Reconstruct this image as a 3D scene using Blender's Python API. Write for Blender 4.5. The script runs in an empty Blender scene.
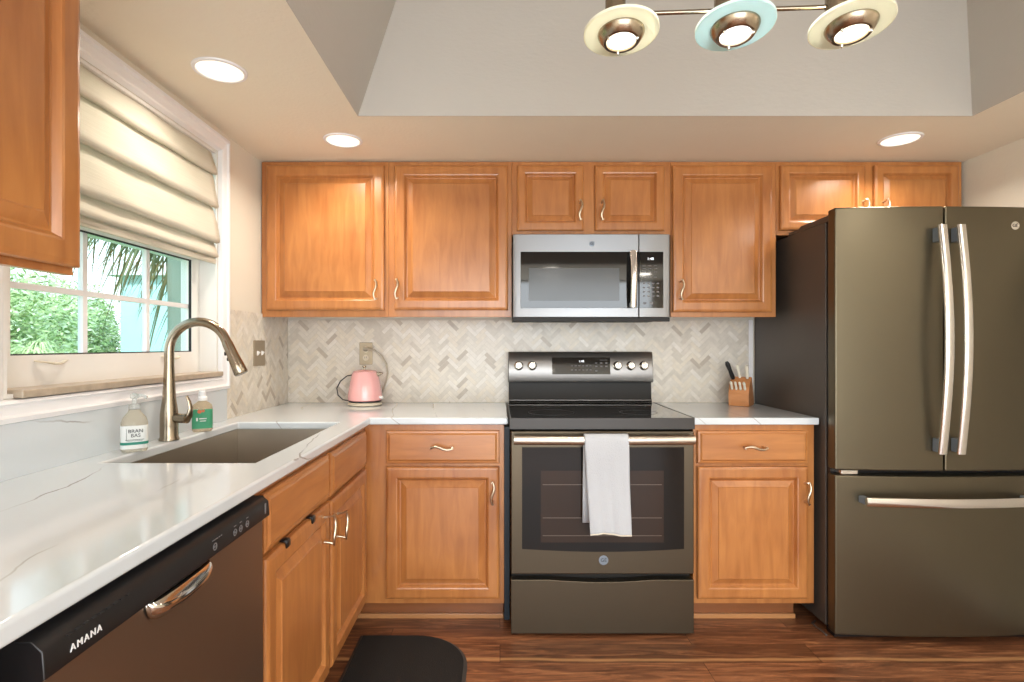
import bpy, math, random
from mathutils import Matrix, Vector
R = math.radians
C = bpy.context.scene.collection
scn = bpy.context.scene

# ------------------------------------------------------------------ camera, world, sun, exposure
cam_d = bpy.data.cameras.new('camera')
cam_d.sensor_width = 36.0
cam_d.lens = 36.0 * 545 / 1024
cam_d.shift_x = 12 / 1024
cam_d.shift_y = 4 / 1024
cam_d.clip_start = 0.02
cam = bpy.data.objects.new('camera', cam_d); C.objects.link(cam)
cam.location = (0, -3.0, 1.23)
cam.rotation_euler = (R(90), 0, 0)
scn.camera = cam
vs = scn.view_settings
vs.view_transform = 'Standard'; vs.look = 'None'; vs.gamma = 1.0; vs.use_curve_mapping = False
vs.exposure = 0.0

world = bpy.data.worlds.new('sky'); scn.world = world
world.use_nodes = True
wn = world.node_tree.nodes; wl = world.node_tree.links
wn.clear()
wo = wn.new('ShaderNodeOutputWorld'); wb = wn.new('ShaderNodeBackground')
wtc = wn.new('ShaderNodeTexCoord'); wsep = wn.new('ShaderNodeSeparateXYZ'); wr = wn.new('ShaderNodeValToRGB')
wl.new(wtc.outputs['Generated'], wsep.inputs[0]); wl.new(wsep.outputs['Z'], wr.inputs[0])
wr.color_ramp.elements[0].position = 0.0; wr.color_ramp.elements[0].color = (0.95, 0.98, 1.0, 1)
wr.color_ramp.elements[1].position = 0.7; wr.color_ramp.elements[1].color = (0.62, 0.82, 1.0, 1)
wl.new(wr.outputs[0], wb.inputs['Color'])
wb.inputs['Strength'].default_value = 2.6
wl.new(wb.outputs[0], wo.inputs[0])

def light(name, kind, loc, energy, color, rot=(0, 0, 0), **kw):
    d = bpy.data.lights.new(name, kind); d.energy = energy; d.color = color
    for k, v in kw.items(): setattr(d, k, v)
    o = bpy.data.objects.new(name, d); C.objects.link(o); o.location = loc; o.rotation_euler = rot
    return o
light('sun', 'SUN', (0, 0, 8), 6.0, (1.0, 0.97, 0.90), (R(50), 0, R(28)), angle=R(1.5))
WARM = (1.0, 0.89, 0.76)
# recessed downlights, kitchen ones in view then unseen lamps added out of view as fill
DOWN = [(-0.917, -1.216), (-0.689, -0.607), (1.748, -0.619)]
FILL_LAMPS = [(-0.2, -4.1), (1.98, -2.0), (2.0, -3.3), (0.6, -4.2), (-0.8, -4.4), (1.8, -4.6)]
for (x, y), pw_ in zip(DOWN, (3.4, 5.5, 5.5)):
    light('downlight_or_fill_lamp', 'AREA', (x, y, 2.112), pw_, WARM, shape='DISK', size=0.13, spread=R(150))
for (x, y) in FILL_LAMPS:
    light('downlight_or_fill_lamp', 'AREA', (x, y, 2.112), 9.0, (1.0, 0.93, 0.84), shape='DISK', size=0.16, spread=R(170))
# unseen area light added behind the camera as cool, daylight-coloured fill
light('rear_fill_light', 'AREA', (0.5, -5.35, 1.1), 100, (0.88, 0.95, 1.0), (R(90), 0, 0), shape='RECTANGLE', size=3.2, size_y=2.0)

# ------------------------------------------------------------------ materials
def newmat(name):
    m = bpy.data.materials.new(name); m.use_nodes = True
    nt = m.node_tree; nt.nodes.clear()
    out = nt.nodes.new('ShaderNodeOutputMaterial'); b = nt.nodes.new('ShaderNodeBsdfPrincipled')
    nt.links.new(b.outputs[0], out.inputs[0])
    return m, nt, b
def srgb(r, g, b):
    f = lambda c: (c / 255) / 12.92 if c / 255 <= 0.04045 else ((c / 255 + 0.055) / 1.055) ** 2.4
    return (f(r), f(g), f(b), 1)
def noise_bump(nt, b, scale=(60, 60, 60), strength=0.05, dist=0.002, detail=3):
    tc = nt.nodes.new('ShaderNodeTexCoord'); mp = nt.nodes.new('ShaderNodeMapping'); n = nt.nodes.new('ShaderNodeTexNoise')
    bp = nt.nodes.new('ShaderNodeBump')
    mp.inputs['Scale'].default_value = scale; n.inputs['Scale'].default_value = 1; n.inputs['Detail'].default_value = detail
    nt.links.new(tc.outputs['Object'], mp.inputs[0]); nt.links.new(mp.outputs[0], n.inputs['Vector'])
    nt.links.new(n.outputs['Fac'], bp.inputs['Height']); bp.inputs['Strength'].default_value = strength; bp.inputs['Distance'].default_value = dist
    nt.links.new(bp.outputs[0], b.inputs['Normal'])
    return n
def plain(name, col, rough=0.5, metal=0.0, coat=0.0, bump=None, vary=0.05, vscale=8, **kw):
    m, nt, b = newmat(name)
    tc = nt.nodes.new('ShaderNodeTexCoord'); n = nt.nodes.new('ShaderNodeTexNoise'); n.inputs['Scale'].default_value = vscale
    nt.links.new(tc.outputs['Object'], n.inputs['Vector'])
    mx = nt.nodes.new('ShaderNodeMix'); mx.data_type = 'RGBA'
    mx.inputs[6].default_value = [c * (1 - vary) for c in col[:3]] + [1]; mx.inputs[7].default_value = [min(1, c * (1 + vary)) for c in col[:3]] + [1]
    nt.links.new(n.outputs['Fac'], mx.inputs[0]); nt.links.new(mx.outputs[2], b.inputs['Base Color'])
    b.inputs['Roughness'].default_value = rough; b.inputs['Metallic'].default_value = metal; b.inputs['Coat Weight'].default_value = coat
    for k, v in kw.items(): b.inputs[k.replace('_', ' ')].default_value = v
    if bump: noise_bump(nt, b, *bump)
    return m
def wood(name, c0, c1, scale, rough=0.30, coat=0.35):
    m, nt, b = newmat(name)
    N = nt.nodes.new; L = nt.links.new
    tc = N('ShaderNodeTexCoord'); mp = N('ShaderNodeMapping'); mp.inputs['Scale'].default_value = scale
    oi = N('ShaderNodeObjectInfo'); ad = N('ShaderNodeVectorMath'); ad.operation = 'ADD'
    mu = N('ShaderNodeMath'); mu.operation = 'MULTIPLY'; mu.inputs[1].default_value = 40
    L(oi.outputs['Random'], mu.inputs[0])
    L(tc.outputs['Object'], mp.inputs[0]); L(mp.outputs[0], ad.inputs[0]); L(mu.outputs[0], ad.inputs[1])
    n = N('ShaderNodeTexNoise'); n.inputs['Scale'].default_value = 1; n.inputs['Detail'].default_value = 5; n.inputs['Distortion'].default_value = 0.6
    L(ad.outputs[0], n.inputs['Vector'])
    n2 = N('ShaderNodeTexNoise'); n2.inputs['Scale'].default_value = 3.0; n2.inputs['Detail'].default_value = 2
    L(tc.outputs['Object'], n2.inputs['Vector'])
    av = N('ShaderNodeMath'); av.operation = 'ADD'; hf = N('ShaderNodeMath'); hf.operation = 'MULTIPLY'; hf.inputs[1].default_value = 0.5
    L(n.outputs['Fac'], av.inputs[0]); L(n2.outputs['Fac'], av.inputs[1]); L(av.outputs[0], hf.inputs[0])
    r = N('ShaderNodeValToRGB'); r.color_ramp.elements[0].position = 0.30; r.color_ramp.elements[1].position = 0.66
    r.color_ramp.elements[0].color = c0; r.color_ramp.elements[1].color = c1
    L(hf.outputs[0], r.inputs[0]); L(r.outputs[0], b.inputs['Base Color'])
    bp = N('ShaderNodeBump'); bp.inputs['Strength'].default_value = 0.04; bp.inputs['Distance'].default_value = 0.001
    L(n.outputs['Fac'], bp.inputs['Height']); L(bp.outputs[0], b.inputs['Normal'])
    b.inputs['Roughness'].default_value = rough; b.inputs['Coat Weight'].default_value = coat; b.inputs['Coat Roughness'].default_value = 0.18
    return m
M = {}
W0, W1 = srgb(154, 92, 46), srgb(194, 130, 72)
M['wood'] = wood('maple_vertical', W0, W1, (30, 30, 4.5))
M['wood_h'] = wood('maple_horizontal', W0, W1, (4.5, 30, 30))
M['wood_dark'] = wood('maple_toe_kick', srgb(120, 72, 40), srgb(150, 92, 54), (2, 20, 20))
M['wood_mould'] = wood('maple_moulding', srgb(170, 118, 72), srgb(192, 138, 90), (2, 20, 20))
M['wall'] = plain('cream_wall_paint', srgb(222, 216, 202), 0.7, bump=((90, 90, 90), 0.25, 0.002), vary=0.015)
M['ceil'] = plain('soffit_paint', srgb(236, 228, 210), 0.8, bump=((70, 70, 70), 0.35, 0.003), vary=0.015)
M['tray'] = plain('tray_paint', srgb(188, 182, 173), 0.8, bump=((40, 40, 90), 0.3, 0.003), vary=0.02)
M['white'] = plain('white_trim_paint', srgb(238, 238, 240), 0.35, vary=0.01)
M['vinyl'] = plain('white_vinyl_window', srgb(236, 234, 230), 0.4, vary=0.01)
M['gasket'] = plain('black_gasket', srgb(30, 32, 34), 0.6)
M['nickel'] = plain('brushed_nickel', srgb(158, 145, 126), 0.25, 1.0)
M['pull'] = plain('satin_nickel_pull', srgb(205, 188, 165), 0.3, 1.0)
M['chrome'] = plain('polished_chrome', srgb(225, 222, 215), 0.1, 1.0)
M['steel'] = plain('sink_steel', srgb(182, 172, 158), 0.38, 1.0, bump=((300, 8, 8), 0.06, 0.0006))
M['mwsteel'] = plain('stainless_steel', srgb(150, 151, 153), 0.42, 1.0, bump=((6, 6, 500), 0.04, 0.0004), vary=0.02)
M['slate'] = plain('dark_slate_steel', srgb(90, 80, 66), 0.36, 0.9, bump=((6, 6, 500), 0.04, 0.0004), vary=0.02)
M['rim'] = plain('dark_cooktop_rim', srgb(52, 47, 43), 0.35, 0.3)
M['slate_lt'] = plain('slate_steel_console', srgb(138, 135, 132), 0.36, 1.0, bump=((6, 6, 500), 0.04, 0.0004), vary=0.02)
M['fridge'] = plain('black_stainless_fridge', srgb(105, 97, 80), 0.33, 0.9, bump=((6, 6, 400), 0.03, 0.0004), vary=0.02)
M['fridge_side'] = plain('charcoal_fridge_case', srgb(84, 78, 73), 0.40, 0.3, bump=((400, 400, 400), 0.1, 0.0005))
M['bar'] = plain('polished_handle_steel', srgb(226, 222, 216), 0.2, 1.0)
M['rbar'] = plain('brushed_oven_handle', srgb(196, 186, 172), 0.3, 1.0)
M['bracket'] = plain('handle_bracket_steel', srgb(128, 138, 150), 0.35, 0.3)
M['dwsteel'] = plain('dishwasher_steel', srgb(165, 152, 138), 0.4, 1.0, bump=((6, 6, 400), 0.03, 0.0004), vary=0.03)
M['black'] = plain('black_plastic', srgb(22, 21, 22), 0.35)
M['darkbrown'] = plain('dark_enamel', srgb(34, 31, 28), 0.45, Specular_IOR_Level=0.25)
M['bglass'] = plain('black_ceramic_glass', srgb(14, 14, 15), 0.05, coat=0.5)
M['ovenglass'] = plain('dark_oven_glass', srgb(30, 27, 25), 0.1, Specular_IOR_Level=0.25)
M['ovenin'] = plain('oven_inner_glass', srgb(54, 42, 35), 0.12, Specular_IOR_Level=0.25)
M['mwglass'] = plain('microwave_glass', srgb(24, 24, 24), 0.05, coat=0.5)
M['mwscreen'] = plain('microwave_mesh_screen', srgb(74, 76, 77), 0.15)
M['knobm'] = plain('knob_metal', srgb(215, 210, 200), 0.22, 1.0)
M['burner'] = plain('burner_marking', srgb(36, 36, 36), 0.3)
M['ink'] = plain('white_ink', srgb(225, 225, 225), 0.5)
M['greyink'] = plain('grey_ink', srgb(112, 110, 112), 0.5)
M['darkink'] = plain('dark_ink', srgb(40, 45, 48), 0.5)
M['mat'] = plain('black_rubber_mat', srgb(17, 16, 15), 0.85, bump=((250, 250, 250), 0.6, 0.002))
M['mat_edge'] = plain('grey_mat_edge', srgb(62, 59, 57), 0.5)
M['towel'] = plain('white_cotton_towel', srgb(190, 193, 198), 0.95, bump=((260, 260, 260), 0.8, 0.003))
M['hem'] = plain('towel_hem', srgb(214, 204, 188), 0.95)
M['pink'] = plain('pink_enamel', srgb(240, 178, 176), 0.18, coat=0.6, vary=0.02)
M['marble'] = plain('marble_sill', srgb(178, 162, 142), 0.3, vary=0.3, vscale=30)
M['plate'] = plain('nickel_wall_plate', srgb(168, 152, 128), 0.35, 0.8)
M['almond'] = plain('almond_plastic', srgb(212, 200, 178), 0.4)
M['cap'] = plain('white_cap', srgb(240, 240, 240), 0.35)
M['label'] = plain('white_label', srgb(232, 236, 234), 0.6)
M['teal'] = plain('teal_label', srgb(40, 140, 120), 0.55)
M['green'] = plain('green_label', srgb(70, 160, 120), 0.55, vary=0.08, vscale=60)
M['orange'] = plain('orange_print', srgb(205, 110, 70), 0.55)
M['blockwood'] = wood('block_wood', srgb(188, 120, 70), srgb(214, 150, 98), (14, 14, 60))
M['ivory'] = plain('ivory_handle', srgb(232, 226, 208), 0.35)
M['cream_cord'] = plain('grey_cord', srgb(176, 166, 148), 0.45)
M['blue'] = plain('blue_side_insulation', srgb(24, 36, 46), 0.5)
M['building'] = plain('pale_blue_stucco', srgb(160, 200, 206), 0.8, vary=0.03)
M['roofw'] = plain('white_fascia', srgb(210, 216, 218), 0.7)
M['lawn'] = plain('lawn', srgb(110, 145, 80), 0.9, vary=0.3)
M['bark'] = plain('bark', srgb(120, 100, 80), 0.9, vary=0.3)
M['stucco'] = plain('outside_stucco', srgb(150, 164, 150), 0.8)

def glass_mat(name, tint=(1, 1, 1, 1), alpha_mix=0.1):
    m, nt, b = newmat(name)
    out = [n for n in nt.nodes if n.type == 'OUTPUT_MATERIAL'][0]
    tr = nt.nodes.new('ShaderNodeBsdfTransparent'); tr.inputs[0].default_value = tint
    gl = nt.nodes.new('ShaderNodeBsdfGlossy'); gl.inputs['Roughness'].default_value = 0.02
    lw = nt.nodes.new('ShaderNodeLayerWeight'); lw.inputs[0].default_value = 0.5
    pw = nt.nodes.new('ShaderNodeMath'); pw.operation = 'POWER'; pw.inputs[1].default_value = 5
    fr = nt.nodes.new('ShaderNodeMath'); fr.operation = 'MULTIPLY_ADD'; fr.inputs[1].default_value = 0.9; fr.inputs[2].default_value = 0.03
    nt.links.new(lw.outputs['Facing'], pw.inputs[0]); nt.links.new(pw.outputs[0], fr.inputs[0])
    mx = nt.nodes.new('ShaderNodeMixShader')
    nt.links.new(fr.outputs[0], mx.inputs[0]); nt.links.new(tr.outputs[0], mx.inputs[1]); nt.links.new(gl.outputs[0], mx.inputs[2])
    nt.links.new(mx.outputs[0], out.inputs[0])
    return m
M['pane'] = glass_mat('window_glass', (0.92, 0.985, 0.985, 1))
def translucent(name, col, tcol, f):
    m, nt, b = newmat(name)
    out = [n for n in nt.nodes if n.type == 'OUTPUT_MATERIAL'][0]
    b.inputs['Base Color'].default_value = col; b.inputs['Roughness'].default_value = 0.8
    t = nt.nodes.new('ShaderNodeBsdfTranslucent'); t.inputs[0].default_value = tcol
    mx = nt.nodes.new('ShaderNodeMixShader'); mx.inputs[0].default_value = f
    nt.links.new(b.outputs[0], mx.inputs[1]); nt.links.new(t.outputs[0], mx.inputs[2]); nt.links.new(mx.outputs[0], out.inputs[0])
    return m, nt, b
M['shade'], _nt, _b = translucent('linen_shade', srgb(232, 226, 210), srgb(232, 228, 214), 0.3)
_n = noise_bump(_nt, _b, (8, 8, 400), 0.5, 0.002)
_mx = _nt.nodes.new('ShaderNodeMix'); _mx.data_type = 'RGBA'
_mx.inputs[6].default_value = srgb(222, 215, 198); _mx.inputs[7].default_value = srgb(244, 239, 226)
_nt.links.new(_n.outputs['Fac'], _mx.inputs[0]); _nt.links.new(_mx.outputs[2], _b.inputs['Base Color'])
M['leaf'], _nt, _b = translucent('green_leaves', srgb(165, 190, 140), srgb(195, 220, 160), 0.45)
M['leaf2'], _nt, _b = translucent('light_green_leaves', srgb(195, 212, 168), srgb(215, 232, 180), 0.45)
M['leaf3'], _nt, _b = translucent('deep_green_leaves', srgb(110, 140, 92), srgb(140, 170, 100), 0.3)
M['leaf4'], _nt, _b = translucent('silvery_leaves', srgb(214, 224, 206), srgb(220, 232, 200), 0.4)
M['palm'], _nt, _b = translucent('palm_leaf', srgb(104, 114, 84), srgb(120, 136, 84), 0.25)
M['palm_lt'], _nt, _b = translucent('pale_palm_leaf', srgb(190, 205, 160), srgb(210, 225, 170), 0.3)
def bottle_mat(name, col):
    m, nt, b = newmat(name)
    b.inputs['Base Color'].default_value = col; b.inputs['Roughness'].default_value = 0.08
    b.inputs['Transmission Weight'].default_value = 0.75; b.inputs['IOR'].default_value = 1.2
    return m
M['soap_clear'] = bottle_mat('clear_soap_bottle', srgb(236, 230, 214))
M['soap_amber'] = bottle_mat('amber_soap_bottle', srgb(226, 210, 182))
M['clearcap'] = bottle_mat('clear_pump', srgb(236, 240, 238))
def emit(name, col, s):
    m, nt, b = newmat(name)
    b.inputs['Base Color'].default_value = col; b.inputs['Emission Color'].default_value = col; b.inputs['Emission Strength'].default_value = s
    return m
M['lens'] = emit('lit_downlight_lens', (1.0, 0.93, 0.78, 1), 1.3)
M['bulb'] = emit('lit_warm_bulb', (1.0, 0.90, 0.72, 1), 3.0)
M['bulbw'] = emit('lit_white_bulb', (0.95, 0.98, 1.0, 1), 3.5)
M['led'] = emit('lit_clock_digits', (0.9, 0.95, 1.0, 1), 1.2)
def discglass(name, col, ecol, s):
    m, nt, b = newmat(name)
    b.inputs['Base Color'].default_value = col; b.inputs['Roughness'].default_value = 0.35
    b.inputs['Transmission Weight'].default_value = 0.35; b.inputs['IOR'].default_value = 1.45
    return m
M['gdisc'], _nt, _b = translucent('frosted_green_glass', srgb(240, 243, 230), srgb(246, 248, 238), 0.6)
M['bdisc'], _nt, _b = translucent('frosted_blue_glass', srgb(220, 242, 243), srgb(226, 246, 248), 0.6)
M['grim'] = plain('bright_glass_edge', srgb(250, 250, 225), 0.2)
M['brim'] = plain('bright_blue_glass_edge', srgb(220, 255, 252), 0.2)

# quartz with thin grey veins
def quartz():
    m, nt, b = newmat('white_veined_quartz'); N = nt.nodes.new; L = nt.links.new
    tc = N('ShaderNodeTexCoord'); n = N('ShaderNodeTexNoise'); n.inputs['Scale'].default_value = 2.2; n.inputs['Detail'].default_value = 5
    L(tc.outputs['Object'], n.inputs['Vector'])
    dt = N('ShaderNodeVectorMath'); dt.operation = 'DOT_PRODUCT'; dt.inputs[1].default_value = (1.0, 0.16, 1.1)
    L(tc.outputs['Object'], dt.inputs[0])
    ma = N('ShaderNodeMath'); ma.operation = 'MULTIPLY_ADD'; ma.inputs[1].default_value = 0.16; L(n.outputs['Fac'], ma.inputs[0]); L(dt.outputs['Value'], ma.inputs[2])
    m2 = N('ShaderNodeMath'); m2.operation = 'MULTIPLY'; m2.inputs[1].default_value = 28.0; L(ma.outputs[0], m2.inputs[0])
    si = N('ShaderNodeMath'); si.operation = 'SINE'; L(m2.outputs[0], si.inputs[0])
    r = N('ShaderNodeValToRGB'); r.color_ramp.elements[0].position = 0.9975; r.color_ramp.elements[0].color = (0, 0, 0, 1)
    r.color_ramp.elements[1].position = 0.9998; r.color_ramp.elements[1].color = (1, 1, 1, 1)
    L(si.outputs[0], r.inputs[0])
    n2 = N('ShaderNodeTexNoise'); n2.inputs['Scale'].default_value = 3.1; L(tc.outputs['Object'], n2.inputs['Vector'])
    r2 = N('ShaderNodeValToRGB'); r2.color_ramp.elements[0].position = 0.44; r2.color_ramp.elements[1].position = 0.66
    L(n2.outputs['Fac'], r2.inputs[0])
    mu = N('ShaderNodeMath'); mu.operation = 'MULTIPLY'; L(r.outputs[0], mu.inputs[0]); L(r2.outputs[0], mu.inputs[1])
    n3 = N('ShaderNodeTexNoise'); n3.inputs['Scale'].default_value = 1.6; L(tc.outputs['Object'], n3.inputs['Vector'])
    base = N('ShaderNodeMix'); base.data_type = 'RGBA'; base.inputs[6].default_value = srgb(206, 214, 220); base.inputs[7].default_value = srgb(218, 225, 229)
    L(n3.outputs['Fac'], base.inputs[0])
    mx = N('ShaderNodeMix'); mx.data_type = 'RGBA'; mx.inputs[7].default_value = srgb(140, 134, 128)
    L(mu.outputs[0], mx.inputs[0]); L(base.outputs[2], mx.inputs[6]); L(mx.outputs[2], b.inputs['Base Color'])
    b.inputs['Roughness'].default_value = 0.12; b.inputs['Coat Weight'].default_value = 0.3; b.inputs['Coat Roughness'].default_value = 0.05
    return m
M['quartz'] = quartz()
# dark walnut planks running along the back wall
def floor_mat():
    m, nt, b = newmat('walnut_planks'); N = nt.nodes.new; L = nt.links.new
    tc = N('ShaderNodeTexCoord')
    br = N('ShaderNodeTexBrick'); br.inputs['Scale'].default_value = 1; br.inputs['Brick Width'].default_value = 1.25; br.inputs['Row Height'].default_value = 0.127
    br.inputs['Mortar Size'].default_value = 0.0012; br.inputs['Mortar Smooth'].default_value = 0.3; br.offset = 0.37
    br.inputs['Color1'].default_value = (0, 0, 0, 1); br.inputs['Color2'].default_value = (1, 1, 1, 1); br.inputs['Mortar'].default_value = (0.4, 0.4, 0.4, 1)
    L(tc.outputs['Object'], br.inputs['Vector'])
    mu = N('ShaderNodeMath'); mu.operation = 'MULTIPLY'; mu.inputs[1].default_value = 7
    L(br.outputs['Color'], mu.inputs[0])
    ad = N('ShaderNodeVectorMath'); ad.operation = 'ADD'
    mp = N('ShaderNodeMapping'); mp.inputs['Scale'].default_value = (3.2, 30, 1)
    L(tc.outputs['Object'], mp.inputs[0]); L(mp.outputs[0], ad.inputs[0]); L(mu.outputs[0], ad.inputs[1])
    n = N('ShaderNodeTexNoise'); n.inputs['Scale'].default_value = 1; n.inputs['Detail'].default_value = 8; n.inputs['Roughness'].default_value = 0.62; n.inputs['Distortion'].default_value = 1.6
    L(ad.outputs[0], n.inputs['Vector'])
    r = N('ShaderNodeValToRGB'); cr = r.color_ramp
    cr.elements[0].position = 0.25; cr.elements[0].color = srgb(70, 42, 28); cr.elements[1].position = 0.78; cr.elements[1].color = srgb(204, 146, 96)
    e = cr.elements.new(0.47); e.color = srgb(112, 70, 46); e = cr.elements.new(0.62); e.color = srgb(148, 98, 66)
    L(n.outputs['Fac'], r.inputs[0])
    hs = N('ShaderNodeHueSaturation'); mr = N('ShaderNodeMapRange'); mr.inputs[3].default_value = 0.78; mr.inputs[4].default_value = 1.2
    L(br.outputs['Color'], mr.inputs[0]); L(mr.outputs[0], hs.inputs['Value']); L(r.outputs[0], hs.inputs['Color'])
    # one plank edge with pale sapwood
    sx = N('ShaderNodeSeparateXYZ'); L(tc.outputs['Object'], sx.inputs[0])
    n5 = N('ShaderNodeTexNoise'); n5.inputs['Scale'].default_value = 3; L(tc.outputs['Object'], n5.inputs['Vector'])
    a1 = N('ShaderNodeMath'); a1.operation = 'MULTIPLY_ADD'; a1.inputs[1].default_value = 0.03; L(n5.outputs['Fac'], a1.inputs[0]); L(sx.outputs['Y'], a1.inputs[2])
    a2 = N('ShaderNodeMath'); a2.operation = 'ADD'; a2.inputs[1].default_value = 0.868 - 0.015; L(a1.outputs[0], a2.inputs[0])
    a3 = N('ShaderNodeMath'); a3.operation = 'ABSOLUTE'; L(a2.outputs[0], a3.inputs[0])
    a4 = N('ShaderNodeMapRange'); a4.inputs[1].default_value = 0.004; a4.inputs[2].default_value = 0.014; a4.inputs[3].default_value = 0.6; a4.inputs[4].default_value = 0.0
    L(a3.outputs[0], a4.inputs[0])
    sap = N('ShaderNodeMix'); sap.data_type = 'RGBA'; sap.inputs[7].default_value = srgb(200, 150, 100)
    L(a4.outputs[0], sap.inputs[0]); L(hs.outputs[0], sap.inputs[6])
    mx = N('ShaderNodeMix'); mx.data_type = 'RGBA'; mx.inputs[7].default_value = srgb(40, 24, 16)
    L(br.outputs['Fac'], mx.inputs[0]); L(sap.outputs[2], mx.inputs[6]); L(mx.outputs[2], b.inputs['Base Color'])
    b.inputs['Roughness'].default_value = 0.3
    bp = N('ShaderNodeBump'); bp.inputs['Strength'].default_value = 0.15; bp.inputs['Distance'].default_value = 0.002
    L(n.outputs['Fac'], bp.inputs['Height']); L(bp.outputs[0], b.inputs['Normal'])
    return m
M['floor'] = floor_mat()
TILES = [plain('marble_tile_%d' % i, srgb(*c), 0.3, vary=0.14, vscale=45) for i, c in enumerate(
    [(222, 215, 202), (218, 211, 199), (212, 205, 193), (219, 210, 194), (205, 197, 184), (225, 219, 209), (186, 175, 160)])]
M['grout'] = plain('grout', srgb(205, 198, 186), 0.8)

# ------------------------------------------------------------------ mesh helpers
WM = {}
class MB:
    def __init__(s): s.v = []; s.f = []; s.m = []; s.cur = 0
    def add(s, vs_, fs):
        o = len(s.v); s.v += [tuple(p) for p in vs_]
        for f in fs: s.f.append([i + o for i in f]); s.m.append(s.cur)
        return s
    def box(s, x0, x1, y0, y1, z0, z1):
        return s.add([(x, y, z) for z in (z0, z1) for y in (y0, y1) for x in (x0, x1)],
                     [(0, 2, 3, 1), (4, 5, 7, 6), (0, 1, 5, 4), (2, 6, 7, 3), (0, 4, 6, 2), (1, 3, 7, 5)])
    def prism(s, pts, a0, a1, axis='z'):
        n = len(pts)
        mk = {'z': lambda p, a: (p[0], p[1], a), 'x': lambda p, a: (a, p[0], p[1]), 'y': lambda p, a: (p[0], a, p[1])}[axis]
        vs_ = [mk(p, a0) for p in pts] + [mk(p, a1) for p in pts]
        fs = [tuple(range(n))[::-1], tuple(range(n, 2 * n))] + [(i, (i + 1) % n, n + (i + 1) % n, n + i) for i in range(n)]
        return s.add(vs_, fs)
    def tube(s, pts, rad, n=10, cap=True, flat=1.0):
        P = [Vector(p) for p in pts]; rs = rad if isinstance(rad, (list, tuple)) else [rad] * len(P)
        t0 = (P[1] - P[0]).normalized(); up = Vector((0, 0, 1)) if abs(t0.z) < 0.9 else Vector((0, 1, 0))
        nrm = (up - t0 * up.dot(t0)).normalized(); vs_ = []
        for i, p in enumerate(P):
            t = (P[min(i + 1, len(P) - 1)] - P[max(i - 1, 0)]).normalized()
            nrm = (nrm - t * nrm.dot(t)).normalized(); bn = t.cross(nrm)
            for k in range(n):
                a = 2 * math.pi * k / n
                vs_.append(p + (nrm * math.cos(a) * flat + bn * math.sin(a)) * rs[i])
        fs = [(i * n + k, i * n + (k + 1) % n, (i + 1) * n + (k + 1) % n, (i + 1) * n + k) for i in range(len(P) - 1) for k in range(n)]
        if cap: fs += [tuple(range(n))[::-1], tuple(range((len(P) - 1) * n, len(P) * n))]
        return s.add(vs_, fs)
    def lathe(s, prof, cx=0, cy=0, n=32, axis='z', cz=0, closed=False, cap=True):
        vs_ = []
        for (r, h) in prof:
            for k in range(n):
                a = 2 * math.pi * k / n; u, w = r * math.cos(a), r * math.sin(a)
                vs_.append({'z': (cx + u, cy + w, cz + h), 'y': (cx + u, cy + h, cz + w), 'x': (cx + h, cy + u, cz + w)}[axis])
        m_ = len(prof)
        fs = [(i * n + k, i * n + (k + 1) % n, ((i + 1) % m_) * n + (k + 1) % n, ((i + 1) % m_) * n + k) for i in range(m_ if closed else m_ - 1) for k in range(n)]
        if cap and not closed: fs += [tuple(range(n))[::-1], tuple(range((m_ - 1) * n, m_ * n))]
        return s.add(vs_, fs)
    def panel(s, w, h, prof, back=0.0):
        """raised panel in local x-z plane, facing -y, nested rectangular loops prof = [(inset, out)]"""
        vs_ = []; P = [(0, back)] + prof
        for (i, o) in P:
            vs_ += [(i, -o, i), (w - i, -o, i), (w - i, -o, h - i), (i, -o, h - i)]
        fs = [(3, 2, 1, 0)]
        for k in range(len(P) - 1):
            a, b_ = 4 * k, 4 * k + 4
            fs += [(a + j, a + (j + 1) % 4, b_ + (j + 1) % 4, b_ + j) for j in range(4)]
        e = 4 * (len(P) - 1); fs.append((e, e + 1, e + 2, e + 3))
        return s.add(vs_, fs)
    def ring(s, rect_o, prof, plane):
        """mitred frame: rect (a0,a1,b0,b1) grown inward by prof insets with heights; plane maps (a,b,h) to xyz"""
        a0, a1, b0, b1 = rect_o; vs_ = []
        for (i, hgt) in prof:
            if not isinstance(i, (tuple, list)): i = (i, i, i, i)
            l, r, b_, t = i
            vs_ += [plane(a0 + l, b0 + b_, hgt), plane(a1 - r, b0 + b_, hgt), plane(a1 - r, b1 - t, hgt), plane(a0 + l, b1 - t, hgt)]
        n = len(prof); fs = []
        for k in range(n):
            a, b2 = 4 * k, 4 * ((k + 1) % n)
            fs += [(a + j, a + (j + 1) % 4, b2 + (j + 1) % 4, b2 + j) for j in range(4)]
        return s.add(vs_, fs)
    def build(s, name, mats, parent=None, loc=(0, 0, 0), rotz=0, rot=None, smooth=False, bevel=0, origin=None, segs=2, solid=0, fixn=True):
        me = bpy.data.meshes.new(name); me.from_pydata(s.v, [], s.f); me.update()
        mats = mats if isinstance(mats, (list, tuple)) else [mats]
        for m in mats: me.materials.append(m)
        for p, mi in zip(me.polygons, s.m): p.material_index = mi
        if fixn:
            import bmesh
            bm = bmesh.new(); bm.from_mesh(me); bmesh.ops.recalc_face_normals(bm, faces=bm.faces); bm.to_mesh(me); bm.free()
        if smooth:
            for p in me.polygons: p.use_smooth = True
            me.set_sharp_from_angle(angle=R(40)) if hasattr(me, 'set_sharp_from_angle') else None
        o = bpy.data.objects.new(name, me); C.objects.link(o)
        Wm = Matrix.Translation(loc) @ (rot if rot is not None else Matrix.Rotation(rotz, 4, 'Z'))
        if parent is None and origin is not None:
            pass
        place(o, Wm, parent)
        if solid:
            md = o.modifiers.new('thickness', 'SOLIDIFY'); md.thickness = solid; md.offset = 0
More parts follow.
